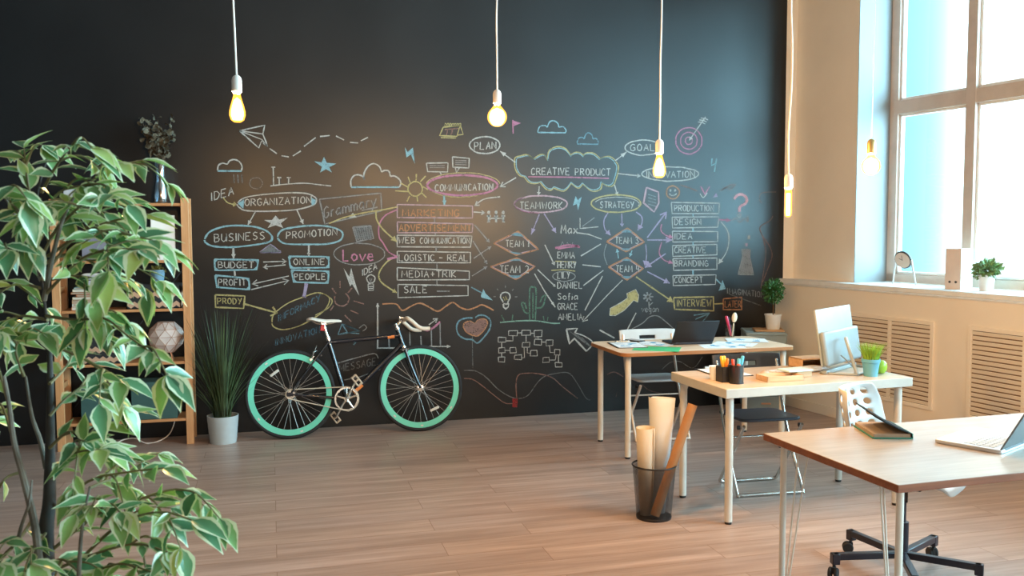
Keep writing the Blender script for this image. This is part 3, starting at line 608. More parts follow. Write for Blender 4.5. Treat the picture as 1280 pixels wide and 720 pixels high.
for y0, y1 in ((267, 271.5), (285, 289), (302, 306.5), (319, 323), (337, 344)): c.st('b', [(866, y0), (866.3, y1)], 2)
c.done()
arr('p', [(898, 274.5), (913, 275.5)], h=6, fat=True); Chalk('chalk_line').st('d', [(914, 276), (920, 273), (925, 278), (930, 273), (935, 277), (934, 270)], 1.8, True).done(); arr('w', [(901, 277), (909, 288), (911, 300), (908, 315), (898, 330)], curve=True, h=7, fat=True)
Chalk('chalk_arrow').st('b', [(895, 349), (902, 356)], 1.6).fill('b', [(898, 363.5), (903, 350), (907, 361)]).done()
Chalk('chalk_outline').box('y', [(842, 372), (891.5, 371), (892, 388.5), (843, 386.5)], 2.1).done(); word('y', 'INTERVIEW', 846, 889, 383, 8.5); Chalk('chalk_outline').box('o', [(904, 373.5), (927, 371.5), (927, 387), (904, 387)], 1.9).done(); word('o', 'LATER', 906, 926, 384, 8); Chalk('chalk_line').st('y', [(892, 380), (904, 379.3)], 1.9).done()
word('d', 'IMAGINATION', 909, 955, 367, 7, 372); Chalk('chalk_line').st('s', [(911, 367.5), (951, 382)], 1.3).done()
Chalk('chalk_arrow').st('n', [(867, 394), (887, 391), (878, 402)], 1.7).st('n', [(869, 399), (886, 392)], 1.7).done()
Chalk('chalk_sketch', 'pink chalk question mark').st('K', [(917.5, 249), (921, 244.5), (927, 243), (933, 247.5), (932, 254), (925, 258.5), (924, 265)], 4, True).oval('w', 924, 269.5, 2, 2, 1.3, n=10).done()
Chalk('chalk_sketch', 'white filled chalk flask with drops').fill('d', [(927, 312), (938, 312), (937, 320), (942, 343.7), (922.5, 343), (928.5, 320)]).st('w', [(927, 312), (938, 312), (937, 320), (942, 343.7), (922.5, 343), (928.5, 320)], 1, closed=True).st('w', [(936, 294), (936, 299)], 3.5).st('k', [(933, 304), (933, 308)], 3.5).done()
Chalk('chalk_line', 'faint brown chalk swirl').st('m', [(966, 270), (962, 276), (950, 284), (954, 296), (962, 308), (965, 320), (960, 335), (953, 353)], 1.4, True).st('m', [(951, 290), (957, 312), (955, 335), (951, 360)], 1.2, True).st('m', [(970, 240), (953, 241), (949, 248), (952, 254)], 1.1, True).done()
Chalk('chalk_sketch', 'pale chalk rocket').fill('l', [(891, 247), (895, 241), (897, 246)]).st('d', [(900, 239), (907, 234), (912, 237), (920, 231), (913, 231), (902, 238)], 1.8).done()
c = Chalk('chalk_sketch', 'yellow filled chalk arrow curving up'); P_ = [(762, 394), (763, 385.6), (776, 378.7), (784.4, 372.5), (783.7, 367), (794.4, 362), (798, 368.7), (797, 377.5), (792, 375), (780, 387.5), (769, 394)]
c.fill('y', P_).st('w', P_, 1.8, closed=True).done()
c = Chalk('chalk_sketch', 'faint white chalk flower').st('d', [(811, 377), (811.5, 386)], 1.5).st('d', [(811.5, 382), (816, 378)], 1.5)
for i in range(7): c.st('d', [(810, 371), (810 + 6.5 * cos(i * .9), 371 + 6 * sin(i * .9))], 2.4)
c.done(); word('d', 'vegan', 802, 823, 390, 8)
Chalk('chalk_sketch', 'faint green chalk cactus on a line').st('e', [(662, 400), (662, 363), (666, 359), (670, 363), (669, 400)], 2.2, True).st('e', [(662, 392), (656, 390), (652, 380), (655, 378), (658, 386)], 2.2, True).st('e', [(670, 385), (678, 383), (682, 370), (678, 371), (675, 378)], 2.2, True).st('e', [(666, 366), (666, 398)], 2).st('g', [(625, 403), (650, 401), (670, 401), (690, 404), (700, 404)], 1.7, True).st('e', [(630, 401), (627, 394)], 1.3).st('e', [(640, 401), (641, 393)], 1.3).st('e', [(680, 401), (679, 395)], 1.3).st('e', [(684, 401), (685, 396)], 1.3).done()
c = Chalk('chalk_sketch', 'bold white chalk bulb above the cactus line').st('w', [(629, 378), (628, 376), (625.5, 371.5), (627, 367), (631.5, 365.3), (636, 367), (637.5, 371.5), (635.5, 376), (634.5, 379)], 1.7, True).st('w', [(629, 380), (636, 380), (635, 384), (632, 386), (629.5, 384), (629, 380)], 2.2).st('y', [(629, 371), (631, 376), (632, 370), (634, 375)], 1.1)
for a_ in range(5): c.st('s', [(631.5 + 12 * cos(-a_ * .78), 371 + 11 * sin(-a_ * .78)), (631.5 + 15 * cos(-a_ * .78), 371 + 14 * sin(-a_ * .78))], 1.3)
c.done()
c = Chalk('chalk_sketch', 'white outlined chalk arrow beside the desk').st('w', [(708, 411.7), (721.7, 410.3), (718.5, 416)], 2.2).st('w', [(718.5, 416), (730, 420), (741, 428.5), (733, 439)], 1.6, True).st('w', [(733, 439), (718, 423), (711.7, 429.5), (708, 411.7)], 2.4)
for i in range(4): c.st('s', [(712 + i * 5, 414 + i * 2.5), (731 + i * 2.5, 429 + i * 1.5)], 1)
c.done()
Chalk('chalk_line').st('w', [(749.5, 412.5), (768, 422.5)], 1.9).st('w', [(795, 391), (782, 416)], 1.6).st('d', [(790, 411), (803, 404), (812, 396), (822, 395), (832, 402), (842, 411)], 1.4, True).done()
c = Chalk('chalk_sketch', 'orange chalk heart inside a blue heart')
H_ = [(593.7, 404.6), (587, 401.5), (580.5, 404), (579.5, 409), (584, 415.6), (596, 420), (604, 413.5), (609, 405), (607.5, 400), (602.5, 398.7), (597, 400.5)]
c.fill('m', H_).st('o', H_, 1.8, True, True)
for i in range(6): c.st('o', [(583 + i * 3.6, 404 + (i % 2)), (586 + i * 3.2, 413)], 1.5)
c.st('n', [(591, 397.5), (583, 397.5), (574, 401), (570.6, 409), (573, 418), (581, 423.5), (590, 424.5), (597, 428.7), (606, 420), (612, 411), (613, 401), (607, 395), (599, 394), (594, 397)], 2, True, False).done()
c = Chalk('chalk_sketch', 'white chalk organisation chart of small boxes')
for x0, y0, x1, y1 in ((636, 413.3, 646.7, 419.7), (652, 413, 663, 419), (667.5, 413, 677, 421), (622.5, 421.7, 632, 428), (623, 434.7, 631, 441), (623, 446, 631, 452.5), (637.5, 434, 645, 441), (653, 428, 662, 434), (663, 438, 671, 444.7), (643, 443.7, 651.7, 449.5), (668, 424, 676.7, 431), (682.5, 425, 691, 432), (693, 437, 700, 443.7), (678.7, 446.7, 686.7, 453), (694, 453, 702.5, 459)):
    j = lambda: rnd.uniform(-.5, .5)
    c.box('w', [(x0 + j(), y0 + j()), (x1 + j(), y0 + j()), (x1 + j(), y1 + j()), (x0 + j(), y1 + j())], 1.2)
for p in ([(646.7, 416), (652, 416)], [(663, 416.5), (667.5, 416.5)], [(641, 420), (641, 426), (632, 426)], [(627, 428), (627, 434.7)], [(627, 441), (627, 446)], [(631, 438), (637.5, 438)], [(657.5, 419), (657.5, 428)], [(655, 434), (655.5, 447), (651.7, 447.5)], [(659, 434), (659, 441), (663, 441.5)], [(672.5, 421), (672.5, 424)], [(676.7, 427.5), (682.5, 427.5)], [(686.7, 432), (687.5, 440.5), (693, 440.7)], [(695, 444), (694, 450), (686.7, 450)], [(698, 444), (698, 453)]): c.st('w', p, 1.1)
c.done()
c = Chalk('chalk_line', 'faint pink and grey chalk waves low on the wall').st('m', [(580, 473), (590, 474), (600, 480), (620, 496), (632, 504), (643, 504)], 1.2, True).st('s', [(580, 463), (595, 464), (608, 472), (622, 486), (636, 495), (648, 498), (660, 494), (672, 478), (682, 470), (700, 466), (712, 467), (722, 480), (732, 497), (738, 500)], 1.2, True)
c.st('m', [(646, 500), (645, 480), (648, 469), (658, 466.5), (672, 467), (690, 472), (704, 484), (722, 498)], 1.3, True).fill('r', [(640.5, 498), (647, 498), (646.5, 509), (640.5, 509)])
c.st('s', [(540, 463), (560, 463), (572, 468)], 1).st('m', [(759, 468), (768, 465), (779, 471)], 1.1, True).st('m', [(770, 496), (771, 490)], 1).st('s', [(827, 462), (838, 453), (850, 452), (866, 460), (878, 446)], 1.1, True).st('m', [(802, 480), (812, 488), (828, 492)], 1, True).st('s', [(590, 402), (591, 460)], .8).done()
# ================================================================== light
wd = bpy.data.worlds.new('sky'); S.world = wd; wd.use_nodes = True
nt = wd.node_tree; bg = nt.nodes['Background']
tc = nt.nodes.new('ShaderNodeTexCoord'); sx = nt.nodes.new('ShaderNodeSeparateXYZ'); lk(nt, tc.outputs['Generated'], sx.inputs[0])
r = ramp(nt, sx.outputs['Z'], [(0.0, (0.85, 0.97, 1.0)), (0.52, (0.82, 0.94, 1.0)), (0.75, (0.93, 0.98, 1.0)), (1.0, (0.8, 0.92, 1.0))])
dt = nt.nodes.new('ShaderNodeVectorMath'); dt.operation = 'DOT_PRODUCT'; dt.inputs[1].default_value = (.74, -.6, .3)
lk(nt, tc.outputs['Generated'], dt.inputs[0])
mr = nt.nodes.new('ShaderNodeMapRange'); mr.interpolation_type = 'SMOOTHSTEP'
for i_, v_ in ((1, .05), (2, .75), (3, SKY_N), (4, SKY_S)): mr.inputs[i_].default_value = v_
lk(nt, dt.outputs['Value'], mr.inputs[0]); lk(nt, mr.outputs[0], bg.inputs['Strength']); m2 = nt.nodes.new('ShaderNodeMapRange'); m2.inputs[1].default_value = .05; m2.inputs[2].default_value = .75; lk(nt, dt.outputs['Value'], m2.inputs[0])
lk(nt, mixc(nt, m2.outputs[0], r.outputs['Color'], SKY_TINT), bg.inputs['Color'])   # the sky is far brighter on the sun's side
S.view_settings.view_transform = 'Standard'; S.view_settings.look = 'None'; S.view_settings.gamma = 1; S.view_settings.use_curve_mapping = False
S.view_settings.exposure = EXPO
S.cycles.use_denoising = True
S.cycles.max_bounces = 10; S.cycles.diffuse_bounces = 5; S.cycles.transparent_max_bounces = 16
S.cycles.sample_clamp_indirect = 8

# pendant bulbs
m = bpy.data.materials.new('amber bulb glass'); m.use_nodes = True; nt = m.node_tree; nt.nodes.clear()
o_ = nt.nodes.new('ShaderNodeOutputMaterial'); t_ = nt.nodes.new('ShaderNodeBsdfTransparent'); t_.inputs['Color'].default_value = (1, .78, .42, 1)
e_ = nt.nodes.new('ShaderNodeEmission'); e_.inputs['Color'].default_value = (1, .42, .06, 1); e_.inputs['Strength'].default_value = 1.1
a_ = nt.nodes.new('ShaderNodeAddShader'); lk(nt, t_.outputs[0], a_.inputs[0]); lk(nt, e_.outputs[0], a_.inputs[1]); lk(nt, a_.outputs[0], o_.inputs['Surface'])
M['amber'] = m
def glowmat(name, col, s):
    m = bpy.data.materials.new(name); m.use_nodes = True; nt = m.node_tree; nt.nodes.clear()
    o_ = nt.nodes.new('ShaderNodeOutputMaterial'); t_ = nt.nodes.new('ShaderNodeBsdfTransparent'); e_ = nt.nodes.new('ShaderNodeEmission')
    e_.inputs['Color'].default_value = (*col, 1); e_.inputs['Strength'].default_value = s
    a_ = nt.nodes.new('ShaderNodeAddShader'); lk(nt, t_.outputs[0], a_.inputs[0]); lk(nt, e_.outputs[0], a_.inputs[1]); lk(nt, a_.outputs[0], o_.inputs['Surface']); return m
M['glow'] = glowmat('glowing filament', (1.0, 0.6, 0.18), 5.0)
M['glow_white'] = glowmat('glowing filament pale', (1.0, 0.8, 0.45), 5.0)
M['socket'] = plain('white porcelain', (0.72, 0.66, 0.6), 0.35)
M['brass'] = plain('brass socket', (0.62, 0.42, 0.16), 0.35, 0.6)
M['cord'] = plain('white textile cord', (0.72, 0.68, 0.62), 0.7)
HC_ = HC
def pendant(loc, kind, label, top, wob, watts, sock='socket', cr=.0042):
    root = thing('pendant_bulb', label, 'pendant light', loc, 0, 'bare bulbs on long cords')
    # origin = bottom tip of the bulb
    if kind == 'pear': prof = [(0, 0), (.014, .001), (.026, .010), (.032, .028), (.0315, .045), (.026, .068), (.019, .09), (.0145, .108), (.0135, .118)]
    elif kind == 'globe': prof = [(0, 0)] + [(.0475 * sin(a), .0475 - .0475 * cos(a)) for a in [pi * i / 12 for i in range(1, 10)]] + [(.018, .1), (.0135, .108)]
    elif kind == 'small_globe': prof = [(0, 0)] + [(.043 * sin(a), .043 - .043 * cos(a)) for a in [pi * i / 12 for i in range(1, 10)]] + [(.016, .09), (.0135, .098)]
    else: prof = [(0, 0), (.008, .001), (.0145, .008), (.0165, .02), (.0165, .115), (.0145, .128), (.0135, .136)]
    h = prof[-1][1]
    bulb = MB().lathe(prof, 24).build('bulb_glass', 'amber', root)
    MB().lathe([(0, h * .1)] + [(max(.004, (r - .0045) * .92), z) for r, z in prof[2:-2]] + [(0, h * .86)], 16).build('filament', 'glow' if kind != 'small_globe' else 'glow_white', bulb)
    MB().lathe([(0, h - .004), (.0145, h - .003), (.0165, h + .002), (.0205, h + .006), (.0205, h + .05), (.017, h + .063), (.009, h + .071), (0, h + .072)], 24).build('socket', sock, root)
    Ht = HC_ - loc[2]; z0 = h + .07
    pts = [(0, 0, z0)]
    for i in range(1, 12):
        z = z0 + (Ht - .02 - z0) * i / 12
        pts.append((wob * sin(i * 2.1 + wob * 400) + top * (i / 12), wob * .6 * cos(i * 1.7), z))
    pts.append((top, 0, Ht - .02))
    MB().tube(spline(pts, 5), cr, 7).build('cord', 'cord', root)
    MB().lathe([(0, Ht - .03), (.03, Ht - .028), (.045, Ht - .01), (.045, Ht), (0, Ht)], 20, (top, 0, 0)).build('ceiling_rose', 'socket', root)
    ld = bpy.data.lights.new('bulb_light', 'POINT'); ld.energy = watts; ld.color = (1, .68, .4); ld.shadow_soft_size = .03
    lo = bpy.data.objects.new('bulb_light', ld); C.objects.link(lo); lo.parent = root; lo.location = (0, 0, h * .42)
pendant(deep(297, 153, 3.7), 'pear', 'pear-shaped glowing bulb on a white cord, leftmost of the hanging bulbs', -.03, .0035, BULB)
pendant(deep(621.5, 158.5, 4.45), 'globe', 'round glowing globe bulb hanging over the chalk flag', .0, .003, BULB)
pendant(deep(824, 222.5, 4.5), 'pear', 'pear-shaped glowing bulb hanging in front of the chalk oval near GOAL', .02, .002, BULB)
pendant(deep(985, 271.5, 4.4), 'tube', 'slim tubular glowing bulb at the right edge of the chalkboard', .02, .006, BULB)
pendant(deep(1088.5, 219, 4.3), 'small_globe', 'round bulb in a brass socket hanging in front of the window recess', .015, .001, BULB * .8, 'brass', .0018)
# warm fill lights added behind the camera to brighten the room, without bulbs
for x_, y_, z_, w_ in ((1.0, -9.2, 2.2, REAR_FILL), (2.4, -9.0, 2.2, REAR_FILL), (3.8, -8.2, 2.2, REAR_FILL)):
    ld = bpy.data.lights.new('rear_fill_light', 'POINT'); ld.shadow_soft_size = .12; ld.energy = w_; ld.color = (1, .84, .66)
    lo = bpy.data.objects.new('rear_fill_light', ld); C.objects.link(lo); lo.location = (x_, y_, z_)
# ================================================================== bicycle leaning on the board
M['mint'] = plain('mint rim paint', (0.13, 0.6, 0.44), 0.42, var=.03)
M['bike_paint'] = plain('gloss black blue paint', (0.006, 0.009, 0.016), 0.22, coat=.4)
M['bar_tape'] = plain('cream bar tape', (0.66, 0.56, 0.45), 0.6, bmp=.1)
M['saddle'] = plain('cream saddle', (0.72, 0.66, 0.58), 0.42)
M['reflector'] = plain('clear reflector', (0.62, 0.6, 0.55), 0.25)
M['red_lens'] = plain('red lens', (0.45, 0.015, 0.02), 0.25)
M['orange'] = plain('orange decal', (0.75, 0.2, 0.04), 0.5)
M['chain'] = plain('cream chain', (0.55, 0.48, 0.38), 0.4, .2)
M['pedal_metal'] = plain('pedal metal', (0.5, 0.42, 0.33), 0.4, .6)
TILT = 0.138
bk = thing('bicycle', 'black fixed-gear bicycle with mint rims leaning on the chalkboard', 'bicycle', (0, -.34, 0), rot=(-TILT, 0, 0))
Lz = 1 / cos(TILT)
RA, RF, WR = 0.124, 1.114, 0.338
# z values taken along the tilted plane
def wheel(cx, reflang, name, chain):
    fw = Vector((cx, 0, WR))
    def circ(r, n=64): return [fw + Vector((r * cos(2 * pi * i / n), 0, r * sin(2 * pi * i / n))) for i in range(n)]
    t = MB().tube(circ(WR - .0165), .0165, 10, closed=True).build(name, 'rubber', bk)
    rim = MB(); n = 64
    prof = [(.268, -.009), (.268, .009), (.312, .0115), (.316, .0115), (.316, -.0115), (.312, -.0115)]
    vs = [[rim.bm.verts.new(fw + Vector((r * cos(2 * pi * i / n), y, r * sin(2 * pi * i / n)))) for r, y in prof] for i in range(n)]
    for i in range(n):
        for k in range(6): rim.bm.faces.new((vs[i][k], vs[i][(k + 1) % 6], vs[(i + 1) % n][(k + 1) % 6], vs[(i + 1) % n][k]))
    lab(rim.build('rim', 'mint', t), 'deep mint green rim')
    s = MB(); ns = 32
    for i in range(ns):
        a = 2 * pi * i / ns; side = 1 if i % 2 else -1; tw = (0.95 if (i // 2) % 2 else -0.95)
        s.tube([fw + Vector((.269 * cos(a), side * .003, .269 * sin(a))), fw + Vector((.022 * cos(a + tw), side * .03, .022 * sin(a + tw)))], .0013, 5)
    s.build('spokes', 'steel', t)
    h = MB().lathe([(0, -.05), (.008, -.05), (.008, -.036), (.025, -.034), (.025, -.028), (.014, -.024), (.014, .024), (.025, .028), (.025, .034), (.008, .036), (.008, .05), (0, .05)], 18, fw, rx(pi / 2))
    h.build('hub', 'chrome', t)
    if reflang is not None:
        a, tilt = reflang; p = fw + Vector((.2 * cos(a), -.012, .2 * sin(a)))
        MB().box(p, (.075, .012, .02), ry(-tilt)).build('reflector', 'reflector', t, bevel=.004)
    for a in ((-1.55, -2.35, -.6) if not chain else (-1.3, -2.5, 2.2)): MB().box(fw + Vector((.292 * cos(a), -.0112, .292 * sin(a))), (.02, .002, .012), ry(-a - pi / 2)).build('rim_sticker', 'reflector', t)
wheel(RF, (-1.0, .38), 'front_wheel', False); wheel(RA, (2.18, .62), 'rear_wheel', True)
bb = Vector((.54, 0, .283)); st_top = Vector((.414, 0, .745)); ht = Vector((.951, 0, .80)); hb = Vector((.992, 0, .672)); rh = Vector((RA, 0, WR)); fh = Vector((RF, 0, WR))
f = MB()
f.cyl(bb, st_top, .0165); f.cyl(st_top + Vector((.006, 0, -.025)), ht + Vector((.008, 0, -.045)), .0165); f.cyl(bb, hb + Vector((-.004, 0, .02)), .0195)
f.cyl(ht, hb, .0185)
f.lathe([(0, -.036), (.021, -.036), (.021, .036), (0, .036)], 20, bb, rx(pi / 2))
for s in (-1, 1):
    f.tube([bb + Vector((-.02, s * .024, 0)), bb + Vector((-.14, s * .03, .02)), rh + Vector((0, s * .056, 0))], [.0115, .0105, .0075], 10)
    f.tube([st_top + Vector((.004, s * .014, -.02)), rh + Vector((.06, s * .05, .09)), rh + Vector((0, s * .056, 0))], [.008, .0075, .007], 10)
    f.box(rh + Vector((-.005, s * .056, 0)), (.045, .005, .03))
f.tube([st_top + Vector((-.055, -.032, -.12)), st_top + Vector((-.055, .032, -.12))], .006)
fr = f.build('frame', 'bike_paint', bk)
MB().cyl(ht.lerp(st_top, .03) + Vector((-.01, 0, -.047)), ht.lerp(st_top, .13) + Vector((-.01, 0, -.046)), .0171).build('frame_decal', 'orange', fr)
MB().cyl(bb.lerp(hb, .12), bb.lerp(hb, .27), .0201).build('frame_decal', 'orange', fr)
MB().lathe([(.02, 0), (.0205, .002), (.0205, .016), (.02, .018)], 20, ht, ry(-.3)).build('headset_cup', 'chrome', fr)
MB().lathe([(.02, -.018), (.0205, -.016), (.0205, -.002), (.02, 0)], 20, hb, ry(-.3)).build('headset_cup', 'chrome', fr)
k = MB()
k.box(hb + Vector((.008, 0, -.03)), (.05, .1, .03), ry(.3))
for s in (-1, 1): k.tube(spline([hb + Vector((.008, s * .045, -.03)), hb + Vector((.04, s * .05, -.13)), hb + Vector((.085, s * .052, -.25)), fh + Vector((0, s * .052, 0))], 4), [.013] * 4 + [.0125] * 4 + [.011] * 4 + [.008], 10)
k.build('fork', 'bike_paint', bk)
sp = MB(); sd = (st_top - bb).normalized(); sp.cyl(st_top - sd * .02, st_top + sd * .115, .0133); pst = sp.build('seatpost', 'chrome', bk)
MB().cyl(st_top - sd * .012, st_top + sd * .016, .0205).build('seat_clamp', 'chrome', pst)
sx_ = MB()
for s in (-1, 1): sx_.tube(spline([(.30, s * .022, .888), (.34, s * .022, .865), (.42, s * .02, .862), (.475, s * .01, .872)], 4), .0035, 6)
sx_.box((.385, 0, .866), (.04, .05, .018)); sx_.build('saddle_rails', 'chrome', pst)
# saddle: lofted cross sections from the wide tail to the nose
sd_ = MB(); secs = [(.255, .03, .905, .018), (.268, .062, .915, .024), (.30, .07, .918, .028), (.345, .052, .906, .03), (.40, .03, .898, .028), (.455, .02, .897, .024), (.50, .017, .893, .02), (.52, .009, .886, .012)]
rings = []
for x, hw, zt, th in secs:
    ring = []
    for i in range(14):
        a = 2 * pi * i / 14; yy = hw * cos(a); zz = zt - th * .35 + (th * .35 if sin(a) > 0 else th * .65) * sin(a) - (abs(cos(a)) ** 3) * th * .5
        ring.append(sd_.bm.verts.new((x, yy, zz)))
    rings.append(ring)
for A, B in zip(rings, rings[1:]):
    for i in range(14): sd_.bm.faces.new((A[i], A[(i + 1) % 14], B[(i + 1) % 14], B[i]))
sd_.bm.faces.new(rings[0]); sd_.bm.faces.new(rings[-1][::-1])
lab(sd_.build('saddle', 'saddle', bk, angle=60), 'cream saddle')
rl = MB().box((.374, -.004, .832), (.034, .032, .046), ry(.15)).build('rear_reflector', 'red_lens', pst, bevel=.006); lab(rl, 'red rear light under the saddle')
# stem and bullhorn bar
ud = (ht - hb).normalized(); stt = ht + ud * .05
s = MB(); s.cyl(ht, stt, .0145); s.cyl(stt - ud * .015, stt + Vector((.058, 0, .028)), .0145); s.lathe([(0, -.03), (.021, -.03), (.021, .03), (0, .03)], 18, stt + Vector((.06, 0, .028)), rx(pi / 2))
s.build('stem', 'chrome', bk)
hc = stt + Vector((.06, 0, .028))
hbr = MB()
hbr.tube([hc + Vector((0, -.08, 0)), hc + Vector((0, .08, 0))], .013, 12); hbo = hbr.build('handlebar', 'chrome', bk)
for s in (-1, 1):
    pts = spline([hc + Vector((0, s * .075, 0)), hc + Vector((.002, s * .15, .004)), hc + Vector((.012, s * .188, .004)), hc + Vector((.045, s * .2, -.022)), hc + Vector((.09, s * .202, -.064)), hc + Vector((.13, s * .202, -.078)), hc + Vector((.178, s * .202, -.078))], 5)
    g = MB().tube(pts, .0158, 12).build('bar_grip', 'bar_tape', hbo); lab(g, 'cream taped bullhorn grip')
    MB().cyl(pts[-1], pts[-1] + Vector((.006, 0, 0)), .0165).build('bar_plug', 'black', hbo)
# brake levers and rear caliper
lv = MB().box(hc + Vector((-.012, -.05, .008)), (.05, .02, .02), ry(.5)); lv.tube([hc + Vector((-.02, -.06, .01)), hc + Vector((-.05, -.1, -.0)), hc + Vector((-.045, -.15, -.012))], .006, 8); lv.build('brake_lever', 'chrome', hbo, bevel=.003)
cp = MB(); cpo = st_top + Vector((-.107, 0, -.105))
for s in (-1, 1): cp.tube([cpo + Vector((.02, s * .004, .018)), cpo + Vector((-.005, s * .03, .01)), cpo + Vector((-.018, s * .022, -.035))], .007, 8)
cp.box(cpo + Vector((-.018, -.019, -.038)), (.04, .01, .014), ry(-.9)); cp.tube([cpo + Vector((.0, -.028, .012)), cpo + Vector((.02, -.03, .06))], .004, 6)
cp.build('rear_brake', 'chrome', bk)
# drivetrain (on the side facing the room)
cy0 = -.047
def ringmesh(c, r0, r1, th, n=40, teeth=False):
    m_ = MB(); vs = []
    for i in range(n):
        a = 2 * pi * i / n; rr_ = r1 + (.003 if teeth and i % 2 else 0)
        vs.append([m_.bm.verts.new(c + Vector((r * cos(a), y, r * sin(a)))) for r, y in ((r0, -th), (rr_, -th), (rr_, th), (r0, th))])
    for i in range(n):
        for k_ in range(4): m_.bm.faces.new((vs[i][k_], vs[i][(k_ + 1) % 4], vs[(i + 1) % n][(k_ + 1) % 4], vs[(i + 1) % n][k_]))
    return m_
cc = Vector((bb.x, cy0, bb.z))
ringmesh(cc, .078, .09, .002, 80, True).build('chainring', 'chrome', bk)
cr = MB()
for i in range(5):
    a = .3 + 2 * pi * i / 5; cr.tube([cc, cc + Vector((.082 * cos(a), 0, .082 * sin(a)))], [.011, .007], 8)
cr.lathe([(0, -.012), (.018, -.012), (.02, .008), (0, .008)], 18, cc, rx(pi / 2))
cd1 = Vector((.073, 0, .135)).normalized()
p1 = cc + cd1 * .158 + Vector((0, -.012, 0)); p2 = Vector((bb.x, .05, bb.z)) - cd1 * .165
cr.tube([cc + Vector((0, -.008, 0)), p1], [.0135, .009], 10); cr.tube([Vector((bb.x, .045, bb.z)), p2], [.0125, .009], 10)
crk = cr.build('crankset', 'chrome', bk)
def pedal(c, side):
    q = MB(); y0 = c.y + side * .05; A = .95
    R_ = ry(A)
    for s in (-1, 1): q.box(Vector((c.x, y0, c.z)) + R_ @ Vector((s * .039, 0, 0)), (.008, .06, .012), R_)
    for e in (-1, 1):
        for s in (-1, 1): q.box(Vector((c.x, y0 + e * .03, c.z)) + R_ @ Vector((0, 0, s * .018)), (.088, .005, .01), R_)
        for s in (-1, 0, 1): q.box(Vector((c.x, y0 + e * .03, c.z)) + R_ @ Vector((s * .039, 0, 0)), (.011, .005, .04), R_)
    q.cyl((c.x, c.y, c.z), (c.x, y0 + side * .035, c.z), .006)
    q.build('pedal', 'pedal_metal', bk, bevel=.002)
M['pedal_metal'] = plain('pedal metal', (0.5, 0.42, 0.33), 0.4, .6)
pedal(p1, -1); pedal(p2, 1)
ch = MB(); sc = Vector((RA, cy0, WR)); pts = []
for i in range(11): a = -pi / 2 + .12 + (pi - .24) * i / 10; pts.append(cc + Vector((.093 * cos(a), 0, .093 * sin(a))))
for i in range(7): a = pi / 2 + .1 + (pi - .2) * i / 6; pts.append(sc + Vector((.036 * cos(a), 0, .036 * sin(a))))
ch.tube(pts, .0042, 6, closed=True); lab(ch.build('chain', 'chain', bk), 'cream coloured chain')
M_ = None
ringmesh(sc, .012, .034, .002, 32, True).build('sprocket', 'chrome', bk)
# ================================================================== desks
M['oak_top'] = wood('pale oak desktop', (0.64, 0.42, 0.27), (0.8, 0.57, 0.4), 'x', .6, spec=.25)
M['oak_edge'] = wood('orange oak edge', (0.33, 0.14, 0.045), (0.45, 0.2, 0.07), 'x', .5)
M['birch_top'] = wood('pale birch desktop', (0.5, 0.37, 0.26), (0.6, 0.46, 0.34), 'x', .38)
M['wash_top'] = wood('whitewashed oak desktop', (0.4, 0.31, 0.24), (0.5, 0.41, 0.34), 'x', .3, spec=.6)
M['walnut_edge'] = wood('red brown desk edge', (0.2, 0.06, 0.025), (0.33, 0.11, 0.045), 'x', .5)
M['white_edge'] = plain('white laminate edge', (0.52, 0.5, 0.45), .45)
def tabletop(root, w, d, z0, z1, r, mats, name='tabletop'):
    mb = MB(); poly = [(x + w / 2, y + d / 2) for x, y in rrect(w, d, r, 6)]
    mb.prism(poly, z0, z1)
    o = mb.build(name, mats, root, bevel=.0025)
    for p in o.data.polygons: p.material_index = 0 if p.normal.z > .5 else 1
    return o
def legs(root, spots, ztop, r, foot='black', mat='white_metal'):
    for x, y in spots:
        l = MB().cyl((x, y, .014), (x, y, ztop), r, seg=24).build('leg', mat, root)
        MB().lathe([(0, 0), (r * .86, 0), (r * .9, .013), (0, .014)], 20, (x, y, 0)).build('foot', foot, l)
        MB().lathe([(0, ztop - .004), (r * 1.7, ztop - .004), (r * 1.7, ztop), (0, ztop)], 20, (x, y, 0)).build('mounting_plate', mat, l)
d1 = thing('desk', 'oak desk with rounded corners and black laptop, nearest the chalkboard', 'desk', (2.279, -1.635, 0), .004, 'office desks')
tabletop(d1, 1.33, .673, .714, .74, .07, ['oak_top', 'oak_edge']); legs(d1, [(.07, .07), (1.26, .07), (.07, .6), (1.26, .6)], .714, .0205)
d2 = thing('desk', 'thick white-edged desk carrying the monitor, between the two other desks', 'desk', (2.291, -3.057, 0), .0475, 'office desks')
tabletop(d2, 1.193, .618, .69, .74, .006, ['birch_top', 'white_edge']); legs(d2, [(.055, .055), (1.14, .055), (.055, .563), (1.14, .563)], .69, .021)
d3 = thing('desk', 'nearest desk with red-brown edge and thin rod legs, holding the silver laptop', 'desk', (1.977, -4.813, 0), .038, 'office desks')
tabletop(d3, 1.6, .797, .712, .74, .004, ['wash_top', 'walnut_edge'])
for x, y, sx, sy in ((.035, .03, 1, 1), (1.565, .03, -1, 1), (.035, .70, 1, -1), (1.565, .70, -1, -1)):
    l = MB().cyl((x, y, .012), (x, y, .708), .0125, seg=20).build('leg', 'white_metal', d3)
    MB().lathe([(0, 0), (.012, 0), (.0125, .013), (0, .014)], 18, (x, y, 0)).build('foot', 'black', l)
    rd = MB()
    for ex, ey in ((sx * .0, sy * .1), (sx * .03, sy * .12)) if sx > 0 else ((0, sy * .1), (-.03, sy * .12)): rd.cyl((x + ex * .12, y + ey * .12, .03), (x + ex, y + ey, .708), .0035, seg=10)
    rd.build('rod_brace', 'white_metal', l)
    MB().b2((x - .03, min(y, y + sy * .15) - .02, .7085), (x + .06, max(y, y + sy * .15) + .02, .7125)).build('mounting_plate', 'white_metal', l, bevel=.002)

